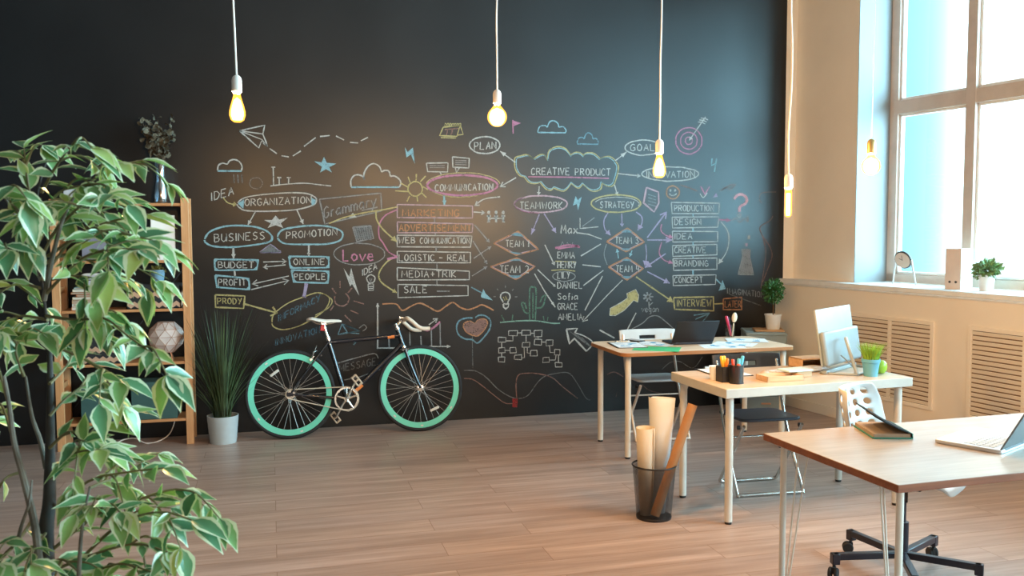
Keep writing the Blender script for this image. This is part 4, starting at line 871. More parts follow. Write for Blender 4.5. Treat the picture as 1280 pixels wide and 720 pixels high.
# ------------------------------------------------------------------ folding chairs
def folding_chair(loc, rz, label, seat_m, back_m, frame_m):
    root = thing('folding_chair', label, 'chair', loc, rz, 'folding chairs at the desks')
    # sitter faces local -y; seat height .45, back at +y
    t = 0.0105
    fr = MB()
    for s in (-1, 1): fr.tube(spline([(s * .2, .194, .762), (s * .203, .13, .56), (s * .206, .02, .3), (s * .21, -.14, .03), (s * .2, -.155, .012), (s * .15, -.156, .011)], 6), t, 10)
    fr.tube([(-.15, -.156, .011), (.15, -.156, .011)], t, 10)
    lab(fr.build('back_frame', frame_m, root), 'metal tube frame running from backrest to front feet')
    rf = MB()
    for s in (-1, 1): rf.tube(spline([(s * .185, -.17, .425), (s * .187, -.06, .28), (s * .19, .12, .05), (s * .18, .148, .013), (s * .13, .15, .011)], 6), t, 10)
    rf.tube([(-.13, .15, .011), (.13, .15, .011)], t, 10)
    lab(rf.build('rear_leg_frame', frame_m, root), 'metal tube frame running from seat to rear feet')
    MB().cyl((-.205, .03, .315), (.205, .03, .315), .006).build('cross_bar', frame_m, root)
    se = MB(); se.prism(rrect(.385, .37, .05), .44, .458, Matrix.Translation((0, 0, 0)) @ Matrix.Rotation(-.035, 4, 'X')); so = se.build('seat', seat_m, root, bevel=.006)
    # curved backrest with a grip slot
    n, zs = 14, [.655, .70, .726, .752, .77, .80]
    bk_ = MB(); g = {}
    for i in range(n + 1):
        u = -1 + 2 * i / n
        for j, z in enumerate(zs):
            zz = z - .006 * abs(u) ** 5 * (1 if j == len(zs) - 1 else 0)
            g[i, j] = bk_.bm.verts.new((u * .228, .172 + .009 * (1 - u * u) + (z - .66) * .22, zz))
    for i in range(n):
        for j in range(len(zs) - 1):
            if j == 2 and 5 <= i <= 8: continue
            bk_.bm.faces.new((g[i, j], g[i + 1, j], g[i + 1, j + 1], g[i, j + 1]))
    bo = bk_.build('backrest', back_m, root, bevel=0)
    so_ = bo.modifiers.new('solid', 'SOLIDIFY'); so_.thickness = .014; so_.offset = 0
    bv = bo.modifiers.new('bev', 'BEVEL'); bv.width = .003; bv.segments = 2; bv.limit_method = 'ANGLE'
    for s in (-1, 1): MB().lathe([(0, -.006), (.013, -.006), (.013, .006), (0, .006)], 14, (s * .196, -.12, .408), ry(pi / 2)).build('pivot_cap', 'black', rf_parent(root))
    return root
def rf_parent(root): return [c for c in root.children if c.name.startswith('rear_leg_frame')][0]
M['navy'] = plain('dark navy plastic', (0.016, 0.021, 0.032), .42)
M['cream_tube'] = plain('cream tube', (0.66, 0.58, 0.5), .35, .3)
folding_chair((2.81, -.99, 0), -.05, 'white folding chair tucked behind the oak desk at the chalkboard', 'white_plastic', 'white_plastic', 'cream_tube')
folding_chair((2.85, -2.44, 0), -.06, 'dark navy folding chair between the oak desk and the monitor desk', 'navy', 'navy', 'chrome')

# ------------------------------------------------------------------ white swivel chair
sw = thing('swivel_chair', 'white swivel chair with perforated backrest at the nearest desk', 'chair', (2.755, -3.86, 0), .6)
# shell: seat pan rises into the back (local -y is the front)
prof = [(-.235, .425), (-.215, .455), (-.15, .462), (-.06, .456), (.03, .452), (.11, .458), (.165, .478), (.2, .52), (.222, .565)]
backp = [(.222, .565), (.238, .637), (.243, .668), (.249, .688), (.256, .719), (.26, .739), (.267, .77), (.272, .79), (.279, .821), (.287, .845)]
def shell(name, sec, us, hole, parent):
    mb = MB(); g = {}
    for j, (y, z) in enumerate(sec):
        for i, u in enumerate(us):
            hw = .205 + .012 * sin(min(1, max(0, (z - .45) / .4)) * pi)
            if sec is backp and j > 5: hw -= .003 * (j - 5) ** 2
            if sec is prof and j < 2: hw -= .02 * (2 - j)
            wrap = -.085 * abs(u) ** 2.6 * (min(1, max(0, (z - .47) / .12)))
            lift = .03 * abs(u) ** 4 * (1 if z < .5 else 0)
            g[i, j] = mb.bm.verts.new((u * hw, y + wrap, z + lift))
    for j in range(len(sec) - 1):
        for i in range(len(us) - 1):
            if hole and hole(i, j): continue
            mb.bm.faces.new((g[i, j], g[i + 1, j], g[i + 1, j + 1], g[i, j + 1]))
    o = mb.build(name, 'white_plastic', parent, angle=80)
    s = o.modifiers.new('solid', 'SOLIDIFY'); s.thickness = .012; s.offset = 0
    ss = o.modifiers.new('subd', 'SUBSURF'); ss.levels = 2; ss.render_levels = 2
    return o
us = [-1, -.93, -.82, -.70, -.54, -.42, -.27, -.14, .0, .0001]
half = [.085, .275, .445, .635, .8, .92, 1.0]
us = sorted([-h for h in half] + half)
shell('seat', prof, us, None, sw)
lab(shell('backrest', backp, us, lambda i, j: i in (2, 4, 6, 8, 10) and j in (1, 3, 5, 7), sw), 'curved white backrest with rows of rounded square holes')
M['base_black'] = plain('black coated base', (0.012, 0.012, 0.022), .3)
hub = MB(); hub.cyl((0, 0, .085), (0, 0, .25), .027); hub.cyl((0, 0, .25), (0, 0, .425), .0145); ho = hub.build('gas_lift', 'base_black', sw)
pl = MB().b2((-.09, -.1, .423), (.09, .1, .443)); pl.build('tilt_plate', 'charcoal', sw, bevel=.004)
lvv = MB().tube([(-.06, -.03, .425), (-.15, -.06, .418), (-.2, -.075, .402)], .006); lvv.build('lever', 'black', sw)
for k in range(5):
    a = radians(170) - .6 - k * 2 * pi / 5
    R_ = rzm(a); L = .315
    ar = MB()
    ar.box(R_ @ Vector((L / 2 + .01, 0, .098)), (L, .034, .03), R_); ar.box(R_ @ Vector((L, 0, .088)), (.036, .036, .05), R_)
    ao = ar.build('base_arm', 'base_black', sw, bevel=.004)
    ca = MB(); p = R_ @ Vector((L + .004, 0, 0)); q = rzm(a + .9)
    for s in (-1, 1): ca.lathe([(0, -.007), (.022, -.007), (.0255, -.003), (.0255, .003), (.022, .007), (0, .007)], 18, p + q @ Vector((.012, s * .014, .0255)), q @ rx(pi / 2))
    ca.cyl(p + Vector((0, 0, .03)), p + Vector((0, 0, .075)), .007); ca.box(p + q @ Vector((.004, 0, .036)), (.03, .014, .03), q)
    ca.build('caster', 'rubber', ao)
# ================================================================== things on the desks
M['peach'] = plain('peach plastic', (0.5, 0.36, 0.27), .5); M['pale_cyan'] = plain('pale cyan card', (0.5, 0.68, 0.68), .5)
M['mon_white'] = plain('glossy white shell', (0.29, 0.32, 0.32), .35); M['mon_grey'] = plain('pale grey shell', (0.22, 0.25, 0.255), .45)
M['screen'] = plain('dark display', (0.015, 0.017, 0.02), .12)
def chart_sheet(name, label, loc, rz, w, h, seed, group=None, lift=0.0):
    # printed page: bars and a pie as thin ink on the paper
    o = MB().box((0, 0, .0006 + lift), (w, h, .0011)).build(name, ['paper'], None, smooth=False, loc=loc, rot=(0, 0, rz))
    tag(o, label, 'paper', group)
    r_ = random.Random(seed); ink = MB(); ink2 = MB(); z = .00125 + lift
    for i in range(6):
        hh = h * r_.uniform(.08, .25); ink.b2((-w * .36 + i * w * .06, -h * .3, z), (-w * .36 + i * w * .06 + w * .04, -h * .3 + hh, z + .0002))
    ink.prism([(w * .2 + h * .13 * cos(a), h * .12 + h * .13 * sin(a)) for a in [pi * 2 * i / 18 for i in range(13)]] + [(w * .2, h * .12)], z, z + .0002)
    for i in range(7): ink2.b2((-w * .38, h * .36 - i * h * .045, z), (-w * .38 + w * r_.uniform(.2, .34), h * .36 - i * h * .045 + h * .012, z + .0002))
    for i in range(4): ink2.b2((w * .08, -h * .2 - i * h * .05, z), (w * .08 + w * r_.uniform(.15, .3), -h * .2 - i * h * .05 + h * .013, z + .0002))
    ink.build('printed_chart', 'ink_blue', o, smooth=False); ink2.build('printed_text', 'ink_grey', o, smooth=False)
    return o
M['ink_blue'] = plain('blue ink', (0.05, 0.3, 0.5), .8); M['ink_grey'] = plain('grey ink', (0.3, 0.36, 0.42), .8)
M['pale_paper'] = plain('bluish paper', (0.68, 0.76, 0.8), .8, var=.02); M['green_paper'] = plain('green card', (0.07, 0.5, 0.2), .6)
TZ = .7402
def clipboard(loc, rz, label, seed):
    root = thing('clipboard', label, 'clipboard', loc, rz, 'clipboards with printed charts')
    MB().prism(rrect(.225, .315, .012), 0, .004).build('board', 'black', root, bevel=.001)
    c = MB().b2((-.055, .125, .004), (.055, .152, .013)); c.cyl((-.05, .14, .013), (.05, .14, .013), .006); c.build('clip', 'chrome', root, bevel=.002)
    return root
clipboard((2.475, -1.235, TZ), -.12, 'black clipboard on the oak desk by its left corner', 1)
chart_sheet('paper_sheet', 'printed chart clipped to the board on the oak desk', (2.476, -1.25, TZ + .0042), -.12, .205, .275, 1)
clipboard((2.545, -2.545, TZ), .0, 'black clipboard on the monitor desk beside the pen cups', 2)
chart_sheet('paper_sheet', 'printed chart clipped to the board on the monitor desk', (2.545, -2.56, TZ + .0042), .0, .205, .275, 2)
o = MB().b2((-.12, -.16, 0), (.12, .16, .0012)).build('paper_sheet', 'green_paper', None, smooth=False, loc=(2.6, -1.475, TZ), rot=(0, 0, 1.05)); tag(o, 'bright green sheet at the front of the oak desk', 'paper')
for i, (x, y, a, lb) in enumerate(((3.1, -1.475, 1.35, 'loose chart sheet near the front edge of the oak desk'), (3.24, -1.4, .85, 'loose chart sheet lying half over another on the oak desk'), (3.43, -1.235, 1.2, 'loose chart sheet near the right end of the oak desk'))): chart_sheet('paper_sheet', lb, (x, y, TZ + .0016 * i), a, .21, .297, 10 + i)
o = chart_sheet('paper_sheet', 'loose white sheet between clipboard and black laptop', (2.7, -1.23, TZ + .0018), .7, .21, .26, 20)
# sunglasses-like dark phone on the papers
ph = thing('phone', 'dark phone lying on papers behind the clipboard', 'phone', (2.62, -1.03, TZ + .0008), .4)
MB().prism(rrect(.075, .15, .012), 0, .009).build('body', 'black', ph, bevel=.002); MB().prism(rrect(.068, .14, .008), .009, .0098).build('screen', 'screen', ph)
M['laptop_lid'] = plain('grey aluminium lid', (0.15, 0.16, 0.165), .5, .2, .02); M['laptop_dark'] = plain('dark graphite shell', (0.008, 0.008, 0.012), .45); M['laptop_silver'] = plain('silver aluminium', (0.62, 0.63, 0.65), .32, .65, .02)
def laptop(loc, rz, label, w, d, shell, keym, ang):
    # hinge along local +y edge, user at -y
    root = thing('laptop', label, 'laptop', loc, rz)
    MB().prism([(x, y) for x, y in rrect(w, d, .012)], .0, .015).build('base', shell, root, bevel=.003)
    kb = MB(); nr, nc = 5, 13; kw, kh = w * .86 / nc, d * .46 / nr
    for r in range(nr):
        for c in range(nc): kb.box((-w * .43 + (c + .5) * kw, d * .36 - (r + .5) * kh, .0158), (kw * .84, kh * .82, .0014))
    k_ = kb.build('keyboard', keym, root, smooth=False); k_['kind'] = 'stuff'
    MB().prism([(x, y - d * .3) for x, y in rrect(w * .34, d * .3, .004)], .0148, .0154).build('touchpad', keym if shell != 'laptop_dark' else 'charcoal', root)
    h = MB().cyl((-w * .4, d / 2 - .006, .013), (w * .4, d / 2 - .006, .013), .007); h.build('hinge', 'charcoal', root)
    R_ = rx(-(ang - pi / 2)); lidm = 'laptop_lid' if shell == 'laptop_silver' else shell   # ang: opening past vertical
    o = Vector((0, d / 2 - .004, .016)); L = MB(); L.box(o + R_ @ Vector((0, 0, d * .5)), (w, .007, d), R_); lid = L.build('lid', lidm, root, bevel=.003)
    MB().box(o + R_ @ Vector((0, -.0042, d * .5)), (w * .94, .001, d * .9), R_).build('screen', 'screen', lid)
    return root
M['screen'] = plain('dark display', (0.015, 0.017, 0.02), .12); M['silver_keys'] = plain('pale keys', (0.66, 0.68, 0.7), .45)
laptop((2.95, -1.225, TZ), -.07 + pi, 'open black laptop seen from behind on the oak desk', .32, .205, 'laptop_dark', 'charcoal', radians(126))
laptop((2.713, -4.385, TZ), radians(25.6) + pi, 'open silver laptop on the nearest desk, cut off by the right edge', .345, .25, 'laptop_silver', 'silver_keys', radians(118))
# glass of pens
M['glass'] = glassy('clear glass', (.93, .95, .95), .03, .3)
M['pink'] = plain('crimson plastic', (0.55, 0.03, 0.09), .35); M['cream'] = plain('cream plastic', (0.75, 0.66, 0.48), .45)
for n_, c_ in (('yellow', (0.8, 0.45, 0.03)), ('orange_pen', (0.8, 0.2, 0.02)), ('blue_pen', (0.08, 0.4, 0.62)), ('red_pen', (0.55, 0.06, 0.03)), ('dark_pen', (0.03, 0.03, 0.06))): M[n_] = plain(n_, c_, .4)
gc = thing('pen_glass', 'clear glass of pens behind the black laptop', 'pen cup', (3.42, -1.0, TZ))
MB().lathe([(0, 0), (.034, 0), (.038, .095), (.0355, .095), (.032, .006), (0, .006)], 24).build('glass_cup', 'glass', gc)
def pen(loc, top, r, mat, label, cat='pen', grp=None, brush=None):
    loc, top = Vector(loc), Vector(top); d_ = (top - loc); L = d_.length
    q = d_.to_track_quat('Z', 'Y')
    root = thing('pen', label, cat, loc, 0, grp, rot=q.to_euler())
    MB().lathe([(0, 0), (r * .5, .002), (r, .018), (r, L * .68), (0, L * .68)], 12).build('barrel', mat, root)
    MB().lathe([(0, L * .68), (r * 1.12, L * .68), (r * 1.12, L - .004), (r * .8, L), (0, L)], 12).build('cap', mat, root)
    return root
g1 = 'pens in the glass on the oak desk'
pen((3.43, -1.0, TZ + .008), (3.382, -1.008, TZ + .165), .010, 'pink', 'thick crimson marker leaning left in the clear glass', grp=g1)
pen((3.43, -.985, TZ + .008), (3.425, -.97, TZ + .155), .006, 'dark_pen', 'dark pen standing in the clear glass', grp=g1)
br_ = thing('brush', 'cream round brush standing in the clear glass', 'brush', (3.435, -1.01, TZ + .008), 0, rot=(-.05, .14, 0))
MB().cyl((0, 0, 0), (0, 0, .1), .005).build('handle', 'cream', br_); MB().ball((0, 0, .145), .03, (.75, .5, 1.3)).build('head', 'cream', br_)
# pen cups on the monitor desk
M['mesh_black'] = glassy('black wire mesh', (.18, .18, .18), .4, .3)
pc = thing('pen_cup', 'round black wire-mesh cup full of markers', 'pen cup', (2.437, -2.898, TZ))
MB().lathe([(0, .001), (.038, .001), (.038, .1)], 28).build('mesh_wall', 'mesh_black', pc)
MB().tube([(.0385 * cos(a), .0385 * sin(a), .1) for a in [2 * pi * i / 28 for i in range(28)]], .0032, 8, closed=True).build('rim', 'black', pc); MB().lathe([(0, 0), (.039, 0), (.039, .006), (0, .006)], 28).build('bottom', 'black', pc)
sq = thing('pen_box', 'square black desk organiser box beside the mesh cup', 'pen cup', (2.405, -2.825, TZ), .05)
b_ = MB(); b_.b2((-.035, -.035, 0), (.035, .035, .003))
for q in ((-.035, -.035, -.032, .035), (.032, -.035, .035, .035), (-.035, -.035, .035, -.032), (-.035, .032, .035, .035)): b_.b2((q[0], q[1], 0), (q[2], q[3], .085))
b_.build('box', 'charcoal', sq)
g2 = 'markers in the black cups'
for i, (x0, y0, x1, y1, h, r, mt, lb) in enumerate(((2.405, -2.825, 2.378, -2.835, .142, .0085, 'yellow', 'yellow marker leaning leftmost in the square box'), (2.415, -2.815, 2.402, -2.82, .14, .0085, 'yellow', 'second yellow marker in the square box'), (2.4, -2.835, 2.407, -2.85, .13, .0085, 'orange_pen', 'orange marker in the square box'), (2.43, -2.895, 2.42, -2.885, .13, .008, 'red_pen', 'red marker inside the mesh cup'), (2.44, -2.905, 2.45, -2.9, .135, .009, 'blue_pen', 'thick blue marker in the mesh cup'), (2.448, -2.9, 2.468, -2.908, .15, .008, 'blue_pen', 'blue marker leaning right out of the mesh cup'), (2.435, -2.912, 2.438, -2.92, .108, .009, 'red_pen', 'short red marker at the front of the mesh cup'))):
    pen((x0, y0, TZ + .008), (x1, y1, TZ + h), r, mt, lb, grp=g2)
mg = thing('cup', 'small white paper cup left of the black pen cups', 'cup', (2.385, -2.75, TZ)); MB().lathe([(0, 0), (.026, 0), (.033, .075), (.031, .075), (.025, .003), (0, .003)], 24).build('body', 'paper', mg)
M['tray_wood'] = wood('light wood', (0.55, 0.33, 0.17), (0.7, 0.46, 0.27), 'x')
tr = thing('wooden_tray', 'low wooden tray at the front of the monitor desk', 'tray', (2.725, -2.86, TZ), .02)
MB().b2((-.115, -.06, 0), (.115, .06, .01)).build('base', 'tray_wood', tr, bevel=.002)
r_ = MB()
for q in ((-.115, -.06, .115, -.052), (-.115, .052, .115, .06), (-.115, -.06, -.107, .06), (.107, -.06, .115, .06)): r_.b2((q[0], q[1], .008), (q[2], q[3], .03))
r_.build('rim', 'tray_wood', tr, bevel=.0015)
nb_ = MB().prism(rrect(.17, .11, .006), 0, .009).build('notebook', 'pale_cyan', None, bevel=.002, loc=(2.86, -2.795, TZ + .0365), rot=(0, 0, .12)); M_ = tag(nb_, 'pale cyan booklet lying over the wooden tray', 'notebook')
sup = MB().box((0, 0, .018), (.1, .09, .036)).build('wooden_block', 'tray_wood', None, bevel=.003, loc=(2.9, -2.78, TZ), rot=(0, 0, .1)); tag(sup, 'light wooden block under the cyan booklet', 'block')
ms = thing('computer_mouse', 'peach coloured rounded mouse left of the wooden tray', 'mouse', (2.72, -2.71, TZ), -.7)
m_ = MB().ball((0, 0, .0), .034, (.95, 1.75, .85), 20, 12); bmesh.ops.bisect_plane(m_.bm, geom=m_.bm.verts[:] + m_.bm.edges[:] + m_.bm.faces[:], plane_co=(0, 0, .0), plane_no=(0, 0, -1), clear_outer=True); bmesh.ops.holes_fill(m_.bm, edges=m_.bm.edges); m_.build('body', 'peach', ms); MB().cyl((0, .03, .0225), (0, .042, .0215), .004).build('wheel', 'charcoal', ms)
kbd = thing('keyboard', 'slim white keyboard slanting towards the monitor', 'keyboard', (2.965, -2.65, TZ), .30)
MB().prism(rrect(.42, .125, .008), .004, .016).build('body', 'white_plastic', kbd, bevel=.003)
kk = MB()
for r in range(5):
    for c in range(17): kk.box((-.198 + (c + .5) * .0233, -.052 + (r + .5) * .0208, .0185), (.0195, .0175, .005))
ko = kk.build('keys', 'silver_keys', kbd, smooth=False); ko['kind'] = 'stuff'
MB().cyl((-.19, .052, .004), (.19, .052, .004), .004).build('foot_bar', 'charcoal', kbd)
# all-in-one monitor with a hoop stand, seen from behind
mo = thing('monitor', 'white all-in-one monitor on a bent arm stand, seen from behind', 'monitor', (3.25, -2.65, TZ), radians(33) + pi)
# local: screen faces -y', back faces +y'; local x along the panel
TA = -.16; R_ = rx(-TA); oz = Vector((0, 0, .045))
p_ = MB(); p_.box(oz + R_ @ Vector((0, 0, .165)), (.5, .014, .33), R_); po = p_.build('panel', 'mon_white', mo, bevel=.004)
MB().box(oz + R_ @ Vector((0, -.0075, .18)), (.48, .002, .29), R_).build('screen', 'screen', po)
hs = MB(); hs.prism(rrect(.5, .02, .002), 0, .001)
hs = MB(); hs.box(oz + R_ @ Vector((0, .022, .1)), (.5, .035, .2), R_); lab(hs.build('rear_housing', 'mon_grey', mo, bevel=.014), 'grey rounded rear housing')
hp = MB()
pts = spline([(.06, .058, .2), (.1, .075, .198), (.128, .1, .165), (.142, .135, .08), (.15, .165, .012)], 6)
hp.tube(pts, .0105, 10); hp.tube(spline([(.15, .165, .008), (.19, .05, .006), (.2, -.03, .006)], 4) + spline([(-.2, -.03, .006), (-.19, .05, .006), (-.15, .165, .008), (.15, .165, .008)], 4), .0065, 8)
hp.build('arm_stand', 'mon_white', mo)
ft = MB(); ft.box((0, .0, .012), (.44, .03, .022)); ft.build('foot_bar', 'mon_white', mo, bevel=.004)
cb = MB().tube(spline([(.08, .04, .1), (.1, .09, .07), (.06, .11, .03), (.1, .13, .006)], 6), .004, 6); cb.build('cable', 'mon_grey', mo)
og = thing('letter_tray', 'small light-wood letter tray behind the keyboard', 'tray', (3.15, -2.488, TZ), .05)
t_ = MB(); t_.b2((-.1, -.07, 0), (.1, .07, .008)); t_.b2((-.1, .062, 0), (.1, .07, .06)); t_.b2((-.1, -.07, 0), (-.092, .07, .06)); t_.b2((.092, -.07, 0), (.1, .07, .06)); t_.b2((-.1, -.07, .052), (.1, .07, .06)); t_.build('box', 'tray_wood', og, bevel=.002)
# potted grass and apple
M['pot_blue'] = plain('blue glazed pot', (0.12, 0.36, 0.46), .4, spec=.6); M['grass'] = plain('bright green grass', (0.25, 0.42, 0.035), .6, var=.35, scale=30)
M['apple'] = plain('green apple skin', (0.3, 0.5, 0.04), .3, var=.15); M['stem'] = plain('brown stem', (0.12, 0.06, 0.02), .8)
def blades(mb, n, r, h, spread, w, R, z0):
    for i in range(n):
        a = R.uniform(0, 2 * pi); q = r * sqrt(R.random()); b = Vector((q * cos(a), q * sin(a), z0)); hh = h * R.uniform(.65, 1.05); lean = spread * (q / r * .8 + .2) * R.uniform(.4, 1.2)
        t = Vector((cos(a), sin(a), 0)); sd = Vector((-t.y, t.x, 0)); sd = (sd * cos(i) + t * sin(i)).normalized(); prev = None
        for k in range(4):
            f = k / 3; p = b + Vector((0, 0, hh * f)) + t * lean * f * f * hh; ww = w * (1 - f) + .0002
            cur = (mb.bm.verts.new(p - sd * ww), mb.bm.verts.new(p + sd * ww))
            if prev: mb.bm.faces.new((prev[0], prev[1], cur[1], cur[0]))
            prev = cur
gp = thing('potted_grass', 'bright green grass in a blue pot beside the monitor', 'plant', (3.29, -2.885, TZ))
MB().lathe([(0, 0), (.037, 0), (.047, .078), (.051, .08), (.051, .098), (.046, .098), (.044, .084), (0, .084)], 28).build('pot', 'pot_blue', gp)
mb = MB(); blades(mb, 420, .04, .105, .55, .0021, random.Random(3), .084); mb.build('grass', 'grass', gp, smooth=False)
ap = thing('apple', 'green apple behind the blue pot', 'apple', (3.405, -2.815, TZ))
MB().lathe([(0, .01), (.012, .002), (.024, .003), (.036, .02), (.0395, .04), (.036, .06), (.024, .073), (.011, .073), (0, .064)], 24).build('flesh', 'apple', ap); MB().tube([(0, 0, .064), (.003, 0, .08), (.008, .002, .088)], .0016, 6).build('stem', 'stem', ap)
# notebook on the nearest desk
M['teal_cover'] = plain('teal cover', (0.02, 0.25, 0.18), .45); M['page'] = plain('cream pages', (0.42, 0.32, 0.24), .8); M['dark_cover'] = plain('black cover lining', (0.01, 0.011, 0.011), .85, spec=.25)
nb = thing('notebook', 'teal notebook with its dark cover half open on the nearest desk', 'notebook', (2.425, -4.135, TZ), -.30)
MB().prism(rrect(.158, .238, .008), 0, .005).build('back_cover', 'teal_cover', nb, bevel=.001); MB().prism(rrect(.149, .226, .006), .005, .019).build('pages', 'page', nb)
cv = MB(); hx = .0775; prev = None
R2 = [(0, .004), (-.003, .02), (-.05, .036), (-.095, .058), (-.148, .088)]
for (x, z) in R2:
    cur = (cv.bm.verts.new((hx + x, -.1175, z + .001)), cv.bm.verts.new((hx + x, .1175, z + .001 + (0.012 if x < -.05 else 0))))
    if prev: cv.bm.faces.new((prev[0], prev[1], cur[1], cur[0]))
    prev = cur
co = cv.build('front_cover', ['dark_cover'], nb, angle=70); s_ = co.modifiers.new('s', 'SOLIDIFY'); s_.thickness = .0045; s_.offset = 0; lab(co, 'lifted dark cover with teal spine')
MB().b2((.0745, -.1175, .0), (.082, .1175, .022)).build('spine', 'teal_cover', nb, bevel=.003)

# ------------------------------------------------------------------ waste basket with rolls
M['bin_mesh'] = None
m = bpy.data.materials.new('black wire mesh bin'); m.use_nodes = True; nt = m.node_tree; b = nt.nodes['Principled BSDF']
tc = nt.nodes.new('ShaderNodeTexCoord'); b.inputs['Base Color'].default_value = (.012, .012, .013, 1); b.inputs['Roughness'].default_value = .5
sx = nt.nodes.new('ShaderNodeSeparateXYZ'); lk(nt, tc.outputs['Object'], sx.inputs[0])
at = nt.nodes.new('ShaderNodeMath'); at.operation = 'ARCTAN2'; lk(nt, sx.outputs['Y'], at.inputs[0]); lk(nt, sx.outputs['X'], at.inputs[1])
def wave(src, k):
    a = nt.nodes.new('ShaderNodeMath'); a.operation = 'MULTIPLY'; a.inputs[1].default_value = k; lk(nt, src, a.inputs[0])
    f = nt.nodes.new('ShaderNodeMath'); f.operation = 'FRACT'; lk(nt, a.outputs[0], f.inputs[0])
    g = nt.nodes.new('ShaderNodeMath'); g.operation = 'LESS_THAN'; g.inputs[1].default_value = .27; lk(nt, f.outputs[0], g.inputs[0]); return g.outputs[0]
mx = nt.nodes.new('ShaderNodeMath'); mx.operation = 'MAXIMUM'; lk(nt, wave(at.outputs[0], 36), mx.inputs[0]); lk(nt, wave(sx.outputs['Z'], 330), mx.inputs[1])
lk(nt, mx.outputs[0], b.inputs['Alpha']); M['bin_mesh'] = m
bn = thing('waste_basket', 'black wire-mesh basket on the floor holding paper rolls', 'basket', (2.005, -2.79, 0))
MB().lathe([(.094, .004), (.118, .292)], 48).build('mesh_wall', 'bin_mesh', bn); MB().lathe([(0, .0), (.095, 0), (.097, .012), (.094, .014), (0, .012)], 40).build('bottom', 'black', bn)
MB().tube([(.1185 * cos(a), .1185 * sin(a), .294) for a in [2 * pi * i / 48 for i in range(48)]], .0048, 8, closed=True).build('rim', 'black', bn)
M['kraft'] = plain('kraft cardboard', (0.4, 0.19, 0.075), .75, var=.12); M['roll_cream'] = plain('cream paper roll', (0.52, 0.44, 0.34), .75, var=.05); M['roll_white'] = plain('white paper roll', (0.52, 0.52, 0.52), .75, var=.04)
def roll(a, b_, r, mat, label, name='paper_roll', turns=2.2, thick=.0012, r1=None):
    r1 = r1 or r
    a, b_ = Vector(a), Vector(b_); q = (b_ - a).to_track_quat('Z', 'Y'); L = (b_ - a).length
    mb = MB(); prev = None; n = int(turns * 30)
    for i in range(n + 1):
        t = i / n; an = 2 * pi * turns * t; k0, k1 = r * (1 - .25 * t), r1 * (1 - .25 * t)
        cur = (mb.bm.verts.new((k0 * cos(an), k0 * sin(an), 0)), mb.bm.verts.new((k1 * cos(an), k1 * sin(an), L)))
        if prev: mb.bm.faces.new((prev[0], prev[1], cur[1], cur[0]))
        prev = cur
    o = mb.build(name, mat, None, angle=60); o.location = a; o.rotation_euler = q.to_euler(); s = o.modifiers.new('s', 'SOLIDIFY'); s.thickness = thick
    tag(o, label, 'paper roll', 'rolls in the wire basket'); return o
roll((1.968, -2.772, .016), (1.952, -2.785, .5), .037, 'roll_cream', 'short cream paper roll at the left of the wire basket', r1=.054)
roll((2.045, -2.765, .016), (2.088, -2.71, .645), .037, 'roll_white', 'tall wide white paper roll at the back of the wire basket', turns=1.4, r1=.078)
tb = thing('cardboard_tube', 'brown cardboard tube leaning right out of the wire basket', 'tube', (1.985, -2.848, .03), 0, rot=(Vector((.215, .015, .565))).to_track_quat('Z', 'Y').to_euler())
MB().lathe([(.02, 0), (.026, 0), (.026, .635), (.0205, .635), (.02, .0)], 28).build('tube', 'kraft', tb)

# ------------------------------------------------------------------ drawer cabinet with topiary in the corner
M['cab'] = plain('grey green steel', (0.26, 0.32, 0.315), .45); M['copper'] = plain('copper handle', (0.62, 0.33, 0.2), .35, .5); M['ply'] = wood('orange plywood', (0.5, 0.25, 0.1), (0.64, 0.36, 0.17), 'x')
CA = radians(-22)
cb = thing('drawer_cabinet', 'grey-green steel drawer cabinet in the corner behind the oak desk', 'cabinet', (4.10, -.33, 0), CA)
MB().b2((-.165, -.2, .03), (.165, .2, .70)).build('body', 'cab', cb, bevel=.004); MB().b2((-.17, -.205, .68), (.17, .205, .692)).build('top', 'cab', cb, bevel=.003); MB().b2((-.15, -.185, 0), (.15, .185, .03)).build('plinth', 'black', cb)
for i in range(5):
    z1 = .672 - i * .128
    d = MB().b2((-.155, -.214, z1 - .12), (.155, -.2, z1)).build('drawer', 'cab', cb, bevel=.003)
    lab(MB().b2((-.04, -.226, z1 - .065), (.04, -.212, z1 - .052)).build('handle', 'copper', d, bevel=.003), 'copper coloured handle')
bd = MB().b2((-.12, -.1, 0), (.12, .1, .014)).build('wooden_board', 'ply', None, bevel=.002, loc=(4.13, -.36, .7005), rot=(0, 0, CA)); tag(bd, 'orange wooden board lying on the drawer cabinet', 'board')
tp = thing('topiary', 'round clipped little tree in a white pot on the drawer cabinet', 'plant', (4.165, -.375, .7147))
MB().lathe([(0, 0), (.056, 0), (.068, .115), (.073, .117), (.073, .128), (.064, .128), (.062, .112), (0, .112)], 28).build('pot', 'ceramic', tp); MB().lathe([(0, .112), (.06, .112), (.05, .116), (0, .118)], 20).build('soil', 'soil', tp)
MB().tube([(0, 0, .11), (.003, .002, .17), (-.002, 0, .25), (.002, 0, .3)], .0055, 8).build('trunk', 'stem', tp)
M['box_leaf'] = plain('small dark green leaves', (0.035, 0.13, 0.03), .5, var=.5, scale=25)
